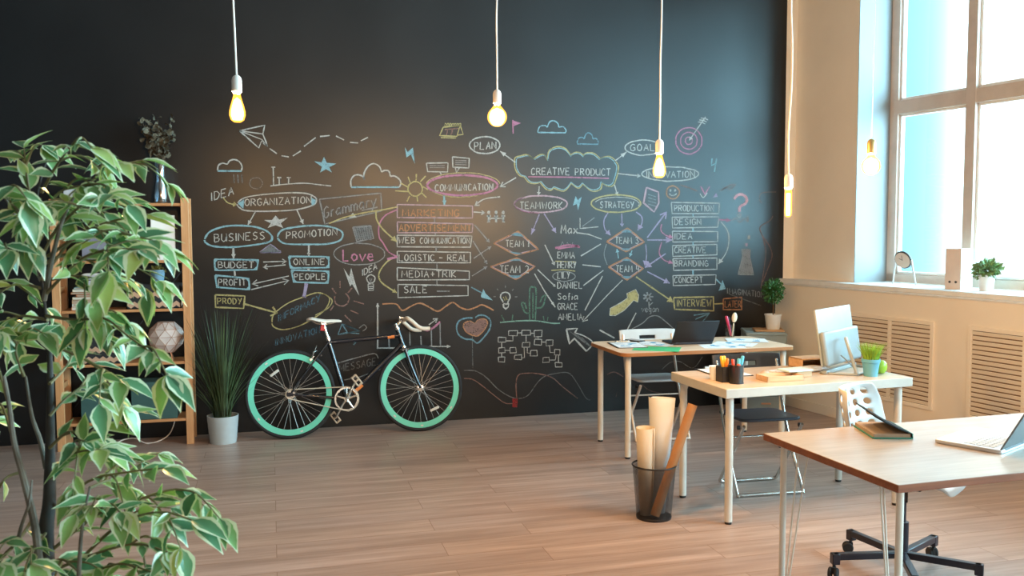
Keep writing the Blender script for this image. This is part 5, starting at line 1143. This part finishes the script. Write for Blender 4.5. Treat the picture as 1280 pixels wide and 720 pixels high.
def leafball(mb, c, r, n, size, R, sc=(1, 1, 1), fill=.75):
    for i in range(n):
        d = Vector((R.gauss(0, 1), R.gauss(0, 1), R.gauss(0, 1))).normalized(); rr_ = r * (fill + (1.02 - fill) * R.random())
        p = Vector(c) + Vector((d.x * sc[0], d.y * sc[1], d.z * sc[2])) * rr_
        u = (d + Vector((R.gauss(0, .6), R.gauss(0, .6), R.gauss(0, .6) + .1))).normalized(); s = u.orthogonal().normalized(); s.rotate(Matrix.Rotation(R.uniform(0, 6.3), 3, u)); L = size * R.uniform(.7, 1.2); W = L * .32
        nn = u.cross(s)
        v = [mb.bm.verts.new(q) for q in (p, p + u * L * .45 + s * W + nn * W * .3, p + u * L, p + u * L * .45 - s * W + nn * W * .3)]
        mb.bm.faces.new((v[0], v[1], v[2])); mb.bm.faces.new((v[0], v[2], v[3]))
mb = MB(); leafball(mb, (0, 0, .325), .088, 900, .028, random.Random(5), (1, 1, 1.12), .3); mb.build('foliage', 'box_leaf', tp, smooth=False)

# ------------------------------------------------------------------ window sill
def wpt(t, out, z): return RW @ Vector((t, out, z))
M['lamp_ring'] = plain('dark ring', (0.04, 0.05, 0.055), .4); M['dial'] = plain('beige dial', (0.6, 0.46, 0.36), .6)
ck = thing('desk_clock', 'round clock in a dark ring on splayed white legs, on the sill', 'clock', wpt(1.17, .30, ZS), WA - pi / 2 + .15)
cz, cr_ = .2, .066; RT_ = rx(.35)
def disc(r, y0, y1): return MB().lathe([(0, y0), (r, y0), (r, y1), (0, y1)], 36, (0, 0, cz), RT_ @ rx(pi / 2))
mbr = MB().tube([Vector((0, 0, cz)) + RT_ @ Vector((cr_ * cos(a), 0, cr_ * sin(a))) for a in [2 * pi * i / 40 for i in range(40)]], .009, 10, closed=True); mbr.build('ring', 'lamp_ring', ck)
disc(cr_ - .002, -.012, .012).build('dial', 'dial', ck)
hd = MB(); hd.box(Vector((0, 0, cz)) + RT_ @ Vector((-.012, -.0135, .008)), (.032, .0015, .004), RT_ @ ry(.5)); hd.box(Vector((0, 0, cz)) + RT_ @ Vector((.002, -.0135, .02)), (.003, .0015, .042), RT_); hd.build('hands', 'lamp_ring', ck)
for s in (-1, 1):
    l = MB().tube([(s * .072, .0, cz + .0), (s * .088, .01, .1), (s * .104, .02, .0)], [.0075, .007, .006], 10).build('leg', 'white_plastic', ck)
MB().tube([(-.078, 0, cz), (.078, 0, cz)], .004).build('pivot', 'lamp_ring', ck)
def file_box(loc, rz, label, w, d, h, cut, mat, name='magazine_file', dots=1, grp=None):
    # front face at local -y; the side panels slope down towards it when cut > 0
    root = thing(name, label, 'file box', loc, rz, grp); t = .004; hf = h - cut
    f = MB(); f.b2((-w / 2, -d / 2, 0), (w / 2, d / 2, t)); f.b2((-w / 2, d / 2 - t, 0), (w / 2, d / 2, h))
    for s in (-1, 1):
        x0 = s * w / 2; poly = [(-d / 2, 0), (d / 2, 0), (d / 2, h), (d * .1, h), (-d / 2, hf)]
        f.prism(poly, 0, t, Matrix(((0, 0, s * -1, x0), (1, 0, 0, 0), (0, 1, 0, 0), (0, 0, 0, 1))))
    f.build('body', mat, root)
    fp = MB(); fp.b2((-w / 2, -d / 2 - .002, 0), (w / 2, -d / 2 + t, hf)); fp.build('front_panel', mat, root)
    for k in range(dots):
        x = (k - (dots - 1) / 2) * .045; MB().lathe([(0, 0), (.009, 0), (.009, .002), (0, .002)], 16, (x, -d / 2 - .002, .055), rx(pi / 2)).build('finger_hole', 'charcoal', root)
    return root
M['card_beige'] = plain('beige white card', (0.7, 0.58, 0.5), .6)
file_box(wpt(1.70, .30, ZS), -1.15, 'white file box with two dark dots standing on the sill', .115, .19, .3, .0, 'card_beige', dots=2)
sp_ = thing('potted_herb', 'small bushy plant in a white pot on the sill', 'plant', wpt(1.95, .28, ZS))
MB().lathe([(0, 0), (.045, 0), (.058, .115), (.055, .117), (.052, .105), (0, .105)], 28).build('pot', 'ceramic', sp_); MB().lathe([(0, .1), (.052, .105), (0, .11)], 18).build('soil', 'soil', sp_)
M['herb'] = plain('grey green leaves', (0.17, 0.27, 0.1), .6, var=.4, scale=30)
mb = MB(); leafball(mb, (0, 0, .15), .075, 520, .036, random.Random(8), (1.15, 1.15, .85), .2); mb.build('foliage', 'herb', sp_, smooth=False)
# ================================================================== pine shelf unit and what stands on it
M['pine'] = wood('pine boards', (0.46, 0.19, 0.07), (0.6, 0.28, 0.115), 'x', .5)
M['pine_v'] = wood('pine posts', (0.55, 0.25, 0.1), (0.7, 0.37, 0.17), 'z', .5, knots=True)
sh = thing('shelf_unit', 'open pine shelf unit against the left end of the chalkboard', 'shelf', (0, 0, 0))
YF, YB = -.30, -.03
for x in (-1.473, -.600):
    for y in (YF + .016, YB - .016): MB().b2((x - .026, y - .016, 0), (x + .026, y + .016, 1.815 if x > -1 else 1.80)).build('post', 'pine_v', sh, bevel=.002)
    r_ = MB()
    for z in (.12, .46, .80, 1.15, 1.5, 1.72): r_.b2((x - .012, YF + .03, z - .02), (x + .012, YB - .03, z + .02))
    r_.build('side_rungs', 'pine_v', sh)
M['lilac'] = plain('pale lilac face', (0.55, 0.53, 0.6), .4); M['ceramic_shaded'] = plain('shade-darkened white ceramic', (0.42, 0.46, 0.47), .45)  # white pot's ceramic greyed to put its shade into the colour
SHZ = [1.775, 1.362, 1.008, .618, .195]
for z in SHZ: MB().b2((-1.446, YF + .004, z - .02), (-.626, YB - .004, z)).build('shelf_board', 'pine', sh, bevel=.002)
cbr = MB(); cbr.tube([(-1.44, YB - .0, .25), (-.63, YB - .0, 1.3)], .004, 6); cbr.tube([(-1.44, YB - .0, 1.3), (-.63, YB - .0, .25)], .004, 6); cbr.build('cross_brace', 'charcoal', sh)
e = .0004
# vase with dried twigs, on the top board
M['vase_glass'] = glassy('pearly vase glass', (.6, .64, .68), .12, 2.0)
va = thing('glass_vase', 'clear waisted glass vase on top of the pine shelf', 'vase', (-.772, -.185, SHZ[0] + e))
MB().lathe([(0, 0), (.044, 0), (.047, .01), (.047, .07), (.04, .13), (.031, .19), (.034, .25), (.046, .315), (.0435, .315), (.0315, .25), (.0285, .19), (.037, .13), (.044, .07), (.044, .014), (0, .012)], 32).build('glass', 'vase_glass', va)
M['dry_leaf'] = plain('dried olive leaves', (0.1, 0.085, 0.055), .7, var=.5, scale=20); M['twig'] = plain('brown twig', (0.07, 0.045, 0.025), .8)
R_ = random.Random(11)
tw = thing('dried_bouquet', 'dark dried eucalyptus bouquet standing in the glass vase', 'bouquet', (-.772, -.185, SHZ[0] + .02))
st_ = MB(); lf = MB()
for i in range(12):
    a = 2 * pi * i / 12 + R_.uniform(-.2, .2); sp_r = R_.uniform(.05, .15); tip = Vector((sp_r * cos(a) - .02, sp_r * .6 * sin(a), R_.uniform(.44, .6)))
    pts = spline([(R_.uniform(-.012, .012), R_.uniform(-.012, .012), 0), (.006 * cos(a), .006 * sin(a), .17), (.014 * cos(a), .014 * sin(a), .28), (tip.x * .6, tip.y * .6, .4), tip], 4)
    st_.tube(pts, .002, 5)
    for k in range(7, len(pts)):
        if pts[k].z < .33: continue
        for s in range(3):
            c_ = pts[k] + Vector((R_.gauss(0, .016), R_.gauss(0, .016), R_.gauss(0, .014))); rr = R_.uniform(.013, .024); n_ = Vector((R_.gauss(0, 1), R_.gauss(0, 1), R_.gauss(0, 1))).normalized(); u = n_.orthogonal().normalized(); w_ = n_.cross(u)
            lf.bm.faces.new([lf.bm.verts.new(c_ + (u * cos(q) + w_ * sin(q)) * rr + n_ * .004 * cos(2 * q)) for q in [2 * pi * j / 8 for j in range(8)]])
st_.build('twigs', 'twig', tw); lf.build('leaves', 'dry_leaf', tw, smooth=False)
M['box_grey'] = plain('pale grey box', (0.5, 0.5, 0.52), .6); M['box_lav'] = plain('grey lavender card', (0.2, 0.2, 0.25), .7)
def lidbox(loc, w, d, h, mat, name, label, grp=None, lid=.05, rz=0):
    r = thing(name, label, 'box', loc, rz, grp); MB().b2((-w / 2, -d / 2, 0), (w / 2, d / 2, h - .002)).build('body', mat, r, bevel=.004)
    MB().b2((-w / 2 - .004, -d / 2 - .004, h - lid), (w / 2 + .004, d / 2 + .004, h)).build('lid', mat, r, bevel=.003); return r
lidbox((-1.31, -.16, SHZ[0] + e), .2, .15, .1, 'box_grey', 'small_box', 'small pale box on top of the shelf, half hidden by leaves')
lidbox((-1.16, -.17, SHZ[1] + e), .28, .22, .19, 'box_lav', 'storage_box', 'grey lavender box on the second board, half hidden by leaves')
mf = thing('magazine_file', 'white magazine file with a dark finger hole on the second board', 'file box', (-.765, -.175, SHZ[1] + e), .12)
f = MB(); w, d, h, t = .165, .2, .325, .004
f.b2((-w / 2, -d / 2, 0), (w / 2, d / 2, t)); f.b2((-w / 2, -d / 2, 0), (w / 2, -d / 2 + t, h)); f.b2((-w / 2, d / 2 - t, 0), (w / 2, d / 2, .11))
for s in (-1, 1): f.prism([(-d / 2, 0), (d / 2, 0), (d / 2, .11), (-d / 2 + .015, h), (-d / 2, h)], 0, t, Matrix(((0, 0, -s, s * w / 2), (1, 0, 0, 0), (0, 1, 0, 0), (0, 0, 0, 1))))
f.build('body', 'ceramic', mf); MB().lathe([(0, 0), (.012, 0), (.012, .002), (0, .002)], 18, (.035, -d / 2 - .0005, .058), rx(pi / 2)).build('finger_hole', 'black', mf)
# pile of books with a white clock on it
for n_, c_ in (('bk_orange', (0.42, 0.13, 0.045)), ('bk_cream', (0.5, 0.4, 0.28)), ('bk_tan', (0.45, 0.27, 0.15)), ('bk_teal', (0.2, 0.34, 0.33)), ('bk_white', (0.6, 0.56, 0.48)), ('bk_brown', (0.3, 0.11, 0.04)), ('bk_dark', (0.05, 0.03, 0.025))): M[n_] = plain(n_, c_, .55)
z = SHZ[2] + e
for i, (mt, w, dx, h, lb) in enumerate((('bk_orange', .19, .0, .026, 'orange-brown book, bottom of the pile'), ('bk_white', .165, -.006, .022, 'off-white book, second from the bottom of the pile'), ('bk_tan', .16, -.004, .027, 'tan book, third from the bottom of the pile'), ('bk_cream', .155, -.006, .02, 'cream book, in the middle of the pile'), ('bk_orange', .15, .02, .018, 'orange book sticking out to the right, upper half of the pile'), ('bk_brown', .165, -.014, .016, 'brown book, third from the top of the pile'), ('bk_cream', .155, -.008, .02, 'cream book, second from the top of the pile'), ('bk_teal', .15, .0, .013, 'thin pale teal book, top of the pile'))):
    b_ = thing('book', lb, 'book', (-1.287 + dx, -.18, z), R_.uniform(-.05, .05), 'pile of books on the pine shelf')
    q = MB(); q.b2((-w / 2, -.1, 0), (w / 2, .1, .003)); q.b2((-w / 2, -.1, h - .003), (w / 2, .1, h)); q.b2((-w / 2 - .001, -.1, 0), (-w / 2 + .004, .1, h)); q.build('cover', mt, b_, bevel=.001)
    MB().b2((-w / 2 + .004, -.094, .003), (w / 2 - .005, .094, h - .003)).build('pages', 'page' if i % 3 else 'bk_white', b_); z += h + .0004
ck2 = thing('table_clock', 'white rounded clock with a dark slot standing on the book pile', 'clock', (-1.255, -.19, z), -.1)
cl = MB(); cl.prism(rrect(.155, .096, .044, 8), -.03, .03, Matrix.Translation((0, 0, .0485)) @ Matrix.Rotation(pi / 2, 4, 'X')); cl.build('case', 'ceramic', ck2, bevel=.006)
fc = MB(); fc.prism(rrect(.128, .07, .03, 8), .0302, .0315, Matrix.Translation((0, 0, .0485)) @ Matrix.Rotation(pi / 2, 4, 'X')); fc.build('face', 'lilac', ck2)
MB().b2((-.066, -.034, .045), (.066, -.0312, .052)).build('slot', 'black', ck2)
# chevron baskets
m, nt, b = newmat('black basket with tan zigzag'); v = coords(nt); sx = nt.nodes.new('ShaderNodeSeparateXYZ'); lk(nt, v, sx.inputs[0])
def mth(op, a, c=None):
    n_ = nt.nodes.new('ShaderNodeMath'); n_.operation = op
    for i, q in enumerate((a, c)):
        if q is None: continue
        if isinstance(q, (int, float)): n_.inputs[i].default_value = q
        else: lk(nt, q, n_.inputs[i])
    return n_.outputs[0]
zig = mth('MULTIPLY', mth('ABSOLUTE', mth('SUBTRACT', mth('FRACT', mth('MULTIPLY', mth('ADD', sx.outputs['X'], sx.outputs['Y']), 21.0)), .5)), .036)
fz = mth('FRACT', mth('DIVIDE', mth('SUBTRACT', mth('SUBTRACT', sx.outputs['Z'], .006), zig), .072))
msk = mth('MULTIPLY', mth('LESS_THAN', fz, .46), mth('LESS_THAN', sx.outputs['Z'], .128))
lk(nt, mixc(nt, msk, (0.014, 0.014, 0.016), (0.5, 0.3, 0.19)), b.inputs['Base Color']); b.inputs['Roughness'].default_value = .8; bump(nt, b, noise(nt, v, 220).outputs['Fac'], .3, .002); M['chevron'] = m
M['felt'] = plain('black felt', (0.018, 0.018, 0.02), .9)
def basket(loc, w, d, h, label):
    r = thing('chevron_basket', label, 'basket', loc, 0, 'zigzag storage baskets'); q = MB(); t = .006
    q.b2((-w / 2, -d / 2, 0), (w / 2, -d / 2 + t, h)); q.b2((-w / 2, d / 2 - t, 0), (w / 2, d / 2, h)); q.b2((-w / 2, -d / 2, 0), (-w / 2 + t, d / 2, h)); q.b2((w / 2 - t, -d / 2, 0), (w / 2, d / 2, h)); q.b2((-w / 2, -d / 2, 0), (w / 2, d / 2, t))
    q.build('woven_wall', 'chevron', r); MB().b2((-w / 2 - .002, -d / 2 - .002, h - .004), (w / 2 + .002, d / 2 + .002, h + .004)).build('lid', 'felt', r, bevel=.002)
basket((-.828, -.185, SHZ[2] + e), .37, .215, .172, 'black basket with tan zigzag bands beside the books, under the blue pot')
basket((-1.24, -.185, SHZ[3] + e), .36, .215, .172, 'black zigzag basket on the fourth board, mostly behind leaves')
bp = thing('potted_succulent', 'small succulent in a sky-blue pot on top of the zigzag basket', 'plant', (-.805, -.185, SHZ[2] + .1772))
M['sky_pot'] = plain('sky blue pot', (0.17, 0.33, 0.47), .45); M['succ'] = plain('olive succulent', (0.16, 0.15, 0.03), .6, var=.5, scale=40)
MB().lathe([(0, 0), (.037, 0), (.049, .09), (.052, .092), (.052, .103), (.046, .103), (.044, .092), (0, .09)], 28).build('pot', 'sky_pot', bp)
mb = MB(); leafball(mb, (0, 0, .098), .044, 160, .028, R_, (1.1, 1.1, .6), .2); mb.build('foliage', 'succ', bp, smooth=False)
# faceted lamp
gl_ = thing('geometric_lamp', 'white faceted lantern on short copper legs on the fourth board', 'lamp', (-.762, -.165, SHZ[3] + e))
M['lantern'] = plain('milky lantern panels', (0.66, 0.58, 0.55), .5, var=.05); M['copper_wire'] = plain('copper wire', (0.5, 0.26, 0.16), .35, .6)
bm_ = bmesh.new(); n8 = 9; lay = [(.055, .0), (.115, .06), (.132, .12), (.115, .175), (.06, .225)]; rings = []
for j, (r, zz) in enumerate(lay): rings.append([bm_.verts.new((r * cos(2 * pi * (i + .5 * (j % 2)) / n8 + .2), r * sin(2 * pi * (i + .5 * (j % 2)) / n8 + .2) * .85, .055 + zz)) for i in range(n8)])
for j in range(4):
    for i in range(n8):
        o_ = j % 2; A, B = rings[j], rings[j + 1]; a0, a1 = A[i], A[(i + 1) % n8]
        if o_ == 0: bm_.faces.new((a0, a1, B[i])); bm_.faces.new((a1, B[(i + 1) % n8], B[i]))
        else: bm_.faces.new((a0, B[(i + 1) % n8], B[i])); bm_.faces.new((a0, a1, B[(i + 1) % n8]))
bm_.faces.new(rings[0][::-1]); bm_.faces.new(rings[-1])
ed = [(e_.verts[0].co.copy(), e_.verts[1].co.copy()) for e_ in bm_.edges]
mb = MB(); mb.bm.free(); mb.bm = bm_; mb.build('panels', 'lantern', gl_, smooth=False)
wr = MB()
for a, c_ in ed[::1]: wr.cyl(a, c_, .0016, seg=6)
wr.build('wire_edges', 'copper_wire', gl_)
for i in range(4): a = pi / 4 + i * pi / 2; MB().cyl((.04 * cos(a), .035 * sin(a), .058), (.06 * cos(a), .052 * sin(a), 0), .004, seg=8).build('leg', 'copper_wire', gl_)
M['teal_box'] = plain('dark teal fabric box', (0.035, 0.09, 0.082), .8, bmp=.2)
lidbox((-1.195, -.175, SHZ[4] + e), .29, .215, .272, 'teal_box', 'storage_box', 'dark teal lidded box on the bottom board, left one', 'teal boxes on the bottom board', .055)
lidbox((-.845, -.175, SHZ[4] + e), .315, .215, .275, 'teal_box', 'storage_box', 'dark teal lidded box on the bottom board, beside the right post', 'teal boxes on the bottom board', .055)
o = MB().tube(spline([(-1.3, -.12, .004), (-1.16, -.16, .004), (-1.08, -.1, .02), (-1.0, -.14, .03), (-.92, -.2, .004), (-.84, -.16, .004), (-.76, -.1, .05), (-.72, -.03, .17)], 8), .0045, 7).build('power_cable', 'cord'); tag(o, 'thin white cable coiling on the floor under the pine shelf', 'cable')
# tall grass plant
gr = thing('potted_tall_grass', 'tall dark grass plant in a white pot between shelf and bicycle', 'plant', (-.368, -.30, 0))
pr = [(0, 0), (.095, 0)] + [(.096 + .016 * i / 8 + (.0012 if i % 2 else 0), .01 + .18 * i / 8) for i in range(9)] + [(.114, .205), (.108, .205), (.104, .17), (0, .17)]
MB().lathe(pr, 40).build('pot', 'ceramic_shaded', gr); MB().lathe([(0, .17), (.103, .172), (.05, .178), (0, .18)], 20).build('soil', 'soil', gr)
M['tall_blade'] = plain('dark grass blades', (0.045, 0.075, 0.026), .55, var=.5, scale=6)
mb = MB(); Rg = random.Random(21)
for i in range(230):
    a = Rg.uniform(0, 2 * pi); q = .06 * sqrt(Rg.random()); b0 = Vector((q * cos(a), q * sin(a), .17)); hh = Rg.uniform(.35, .88); t = Vector((cos(a), sin(a) * .62, 0)); ln = Rg.uniform(.04, .28) * (q / .06 + .3) * (1.5 if hh < .6 else .85)
    if t.y > 0: t.y *= .5
    sd = Vector((-sin(a + Rg.uniform(-1, 1)), cos(a), 0)).normalized(); prev = None; W = Rg.uniform(.0022, .0042); dr = Rg.uniform(0, .12) if Rg.random() < .35 else 0
    for k in range(8):
        f_ = k / 7; p = b0 + Vector((0, 0, hh * f_ - dr * f_ ** 4)) + t * ln * f_ ** 1.7
        if gr.location.y + p.y > -.012: p.y = -.012 - gr.location.y
        ww = W * (1 - f_ ** 2.2) + .0004; cur = (mb.bm.verts.new(p - sd * ww), mb.bm.verts.new(p + sd * ww))
        if prev: mb.bm.faces.new((prev[0], prev[1], cur[1], cur[0]))
        prev = cur
mb.build('blades', 'tall_blade', gr, smooth=False)
# ================================================================== variegated weeping fig in the foreground
m, nt, b = newmat('variegated fig leaf')
am = nt.nodes.new('ShaderNodeAttribute'); am.attribute_name = 'margin'; ar_ = nt.nodes.new('ShaderNodeAttribute'); ar_.attribute_name = 'tone'
v = coords(nt); n = noise(nt, v, 38, 2, .5)
ad = nt.nodes.new('ShaderNodeMath'); ad.operation = 'MULTIPLY_ADD'; ad.inputs[1].default_value = .8; lk(nt, n.outputs['Fac'], ad.inputs[0]); lk(nt, am.outputs['Fac'], ad.inputs[2])
rg = ramp(nt, ad.outputs[0], [(.98, (0, 0, 0)), (1.16, (1, 1, 1))])
gc_ = ramp(nt, ar_.outputs['Fac'], [(0, (0.06, 0.16, 0.085)), (.4, (0.13, 0.29, 0.14)), (.75, (0.26, 0.42, 0.14)), (1, (0.44, 0.54, 0.2))])
g2_ = mixc(nt, .5, gc_.outputs['Color'], ramp(nt, noise(nt, v, 30).outputs['Fac'], [(.3, (.6, .75, .7)), (.7, (1.1, 1.1, 1))]).outputs['Color'], 'MULTIPLY')
col = mixc(nt, rg.outputs['Color'], g2_, (0.56, 0.62, 0.42))
lk(nt, col, b.inputs['Base Color']); b.inputs['Roughness'].default_value = .27; b.inputs['Specular IOR Level'].default_value = .5
b.inputs['Transmission Weight'].default_value = 0
# thin leaves pass some light
tr_ = nt.nodes.new('ShaderNodeBsdfTranslucent'); lk(nt, mixc(nt, 1.0, col, (0.9, 1.0, 0.4), 'MULTIPLY'), tr_.inputs['Color'])
mxs = nt.nodes.new('ShaderNodeMixShader'); mxs.inputs[0].default_value = .3; out = nt.nodes['Material Output']
lk(nt, b.outputs[0], mxs.inputs[1]); lk(nt, tr_.outputs[0], mxs.inputs[2]); lk(nt, mxs.outputs[0], out.inputs['Surface']); M['fig_leaf'] = m
M['fig_bark'] = plain('grey fig bark', (0.13, 0.115, 0.09), .8, var=.35, scale=25); M['fig_bark_dark'] = plain('dark fig trunk', (0.03, 0.026, 0.022), .8, var=.35, scale=25)
M['fig_twig'] = plain('green brown twig', (0.16, 0.14, 0.06), .7, var=.3)
RF_ = random.Random(5)
base = Vector((-.47, -5.17, 0))
fg = thing('weeping_fig', 'variegated weeping fig tree filling the left foreground', 'plant', base)
class Leaves:
    def __init__(self): self.v = []; self.f = []; self.m = []; self.t = []
    def add(self, p, d, up, L, W, tone, curl):
        d = d.normalized(); s = d.cross(up); s = s.normalized() if s.length > 1e-4 else d.orthogonal().normalized(); n_ = s.cross(d).normalized()
        K = 6; base_i = len(self.v); prof = [0.04, .66, 1.0, .8, .3, .015]; ts = [0, .16, .36, .58, .82, 1.0]
        for k in range(K):
            t = ts[k]; c = p + d * L * t - n_ * curl * L * t * t
            for q, mm in ((-1, 1), (-.55, .45), (0, 0), (.55, .45), (1, 1)):
                w = W * prof[k] * q; self.v.append(c + s * w + n_ * abs(q) * W * prof[k] * .28); self.m.append(max(mm, .9 if k == K - 1 else 0)); self.t.append(tone)
        for k in range(K - 1):
            for j in range(4): a = base_i + k * 5 + j; self.f.append((a, a + 1, a + 6, a + 5))
    def build(self, name, parent):
        me = bpy.data.meshes.new(name); me.from_pydata([tuple(x) for x in self.v], [], self.f)
        for nm, dat in (('margin', self.m), ('tone', self.t)):
            a = me.attributes.new(nm, 'FLOAT', 'POINT'); a.data.foreach_set('value', dat)
        me.materials.append(M['fig_leaf']); me.polygons.foreach_set('use_smooth', [True] * len(me.polygons)); o = bpy.data.objects.new(name, me); C.objects.link(o); o.parent = parent; return o
LV = Leaves(); TW = MB()
def P3(px, py, dep): return deep(px, py, dep) - base
def branch(pts, r0=.0045, step=.021, Lr=(.045, .088), twigs=2, leaf0=.15, fan=1.0):
    c = spline(pts, 7); n_ = len(c); TW.tube(c, [r0 * (1 - .75 * i / (n_ - 1)) + .0006 for i in range(n_)], 6)
    tot = 0; acc = 0; L_ = sum((c[i + 1] - c[i]).length for i in range(n_ - 1)); side = 1
    for i in range(n_ - 1):
        seg = c[i + 1] - c[i]; acc += seg.length; tot += seg.length
        if tot / L_ < leaf0: acc = 0; continue
        while acc > step:
            acc -= step * RF_.uniform(.7, 1.3); side = -side; t = seg.normalized()
            lat = t.cross(Vector((0, 0, 1))); lat = lat.normalized() if lat.length > 1e-3 else Vector((1, 0, 0))
            d = t * RF_.uniform(.5, 1.1) + lat * side * RF_.uniform(.5, 1.2) * fan + Vector((RF_.gauss(0, .3), RF_.gauss(0, .3), RF_.uniform(-.6, .45)))
            L = RF_.uniform(*Lr); LV.add(c[i] + Vector((0, 0, -.002)), d, Vector((RF_.gauss(0, .8), RF_.gauss(0, .8) - .2, 1)), L, L * RF_.uniform(.17, .25), min(1, max(0, RF_.gauss(.45, .3))), RF_.uniform(.05, .4))
    for k in range(3):
        d = (c[-1] - c[-3]).normalized() + Vector((RF_.gauss(0, .5), RF_.gauss(0, .5), -.3)); L = RF_.uniform(*Lr); LV.add(c[-1], d, Vector((0, -.3, 1)), L, L * .25, RF_.random(), .25)
    for k in range(twigs):
        i = int(n_ * RF_.uniform(.3, .95)); i = min(i, n_ - 2); t = (c[i + 1] - c[i]).normalized(); d = (t + Vector((RF_.gauss(0, .7), RF_.gauss(0, .7), RF_.gauss(-.1, .4)))).normalized(); q = RF_.uniform(.07, .15)
        branch([c[i], c[i] + d * q * .5 + Vector((0, 0, .01)), c[i] + d * q + Vector((0, 0, -.02))], .0022, step, Lr, 0, .1, fan)
D0 = 1.95
trunk = MB(); pts = [base * 0 + Vector((.02, .01, .16))] + [P3(*q) for q in ((60, 720, D0), (62, 620, D0), (63, 520, D0 + .02), (62, 440, D0 + .02), (57, 390, D0), (50, 335, D0), (43, 280, D0 - .03), (48, 235, D0 - .03), (58, 200, D0))]
c = spline(pts, 6); n_ = len(c); trunk.tube(c, [max(.0028, .0155 * (1 - 1.15 * max(0, (p_.z - .95) / .75) ** .8)) for p_ in c], 10); trunk.build('trunk', 'fig_bark_dark', fg)
st2 = MB()
for q, r in (([(52, 735, D0 - .06), (44, 660, D0 - .08), (30, 600, D0 - .1), (18, 555, D0 - .1), (12, 510, D0 - .1), (5, 470, D0 - .1)], .009), ([(58, 585, D0 + .03), (50, 550, D0 + .05), (40, 520, D0 + .05), (32, 470, D0 + .05)], .0065), ([(55, 375, D0), (66, 320, D0 - .04), (80, 270, D0 - .08), (100, 235, D0 - .1)], .006), ([(52, 350, D0), (30, 300, D0 + .08), (15, 262, D0 + .1), (-5, 230, D0 + .1)], .006), ([(20, 690, D0 - .05), (26, 660, D0 - .1), (36, 630, D0 - .15), (40, 600, D0 - .15)], .0045), ([(98, 735, D0 - .1), (100, 690, D0 - .12), (104, 650, D0 - .14), (112, 610, D0 - .15)], .005)):
    p = [P3(*z_) for z_ in q]; cc_ = spline(p, 5); st2.tube(cc_, [r * (1 - .6 * i / (len(cc_) - 1)) for i in range(len(cc_))], 8)
st2.build('side_stems', 'fig_bark', fg)
BR = [[(48, 330), (80, 270), (120, 222), (150, 207), (178, 200)], [(52, 350), (90, 300), (130, 280), (160, 272), (185, 268)], [(55, 370), (100, 325), (140, 312), (175, 312)], [(60, 320), (110, 290), (150, 292), (190, 300)], [(58, 395), (95, 400), (130, 398), (160, 420), (188, 440)], [(60, 430), (100, 446), (130, 462), (150, 474)],
      [(62, 520), (90, 492), (115, 490)], [(62, 640), (110, 602), (160, 590), (205, 585)], [(62, 690), (120, 645), (180, 622), (225, 612), (255, 632)], [(62, 715), (120, 692), (170, 680), (210, 690)], [(100, 700), (150, 655), (200, 640), (240, 650)], [(45, 300), (20, 262), (0, 235)], [(42, 275), (34, 220), (30, 185)], [(48, 330), (15, 325), (-20, 318)], [(50, 360), (20, 355), (-10, 372)], [(12, 510), (-2, 460), (-15, 430)], [(14, 540), (0, 505), (-20, 520)],
      [(28, 590), (5, 600), (-15, 640)], [(60, 400), (30, 395), (8, 400)], [(52, 240), (72, 205), (90, 182)], [(60, 300), (100, 258), (140, 243)], [(62, 705), (80, 700), (105, 722)], [(40, 650), (20, 680), (-5, 705)], [(62, 600), (90, 568), (125, 562)], [(30, 470), (20, 440), (25, 420)], [(62, 480), (85, 455), (95, 430)], [(45, 275), (75, 240), (105, 232)], [(60, 350), (95, 345), (130, 350)], [(110, 720), (150, 705), (190, 715)], [(70, 730), (40, 712), (15, 722)]]
BR += [[(55, 330), (85, 318), (120, 330), (150, 345)], [(50, 300), (70, 268), (95, 262)], [(62, 560), (85, 540), (105, 545)], [(62, 660), (40, 690), (30, 715)], [(105, 650), (135, 630), (150, 640)], [(112, 610), (140, 600), (165, 612)]]
for k, q in enumerate(BR):
    dz = RF_.uniform(-.26, .22); n_ = len(q); branch([P3(x, y, D0 + dz * i / (n_ - 1)) for i, (x, y) in enumerate(q)], .0034, .03, twigs=2)
TW.build('twigs', 'fig_twig', fg); LV.build('leaves', fg)
MB().lathe([(0, 0), (.13, 0), (.17, .3), (.178, .3), (.178, .325), (.165, .325), (.16, .29), (0, .28)], 36).build('pot', 'ceramic', fg); MB().lathe([(0, .28), (.16, .285), (.08, .295), (0, .3)], 24).build('soil', 'soil', fg)
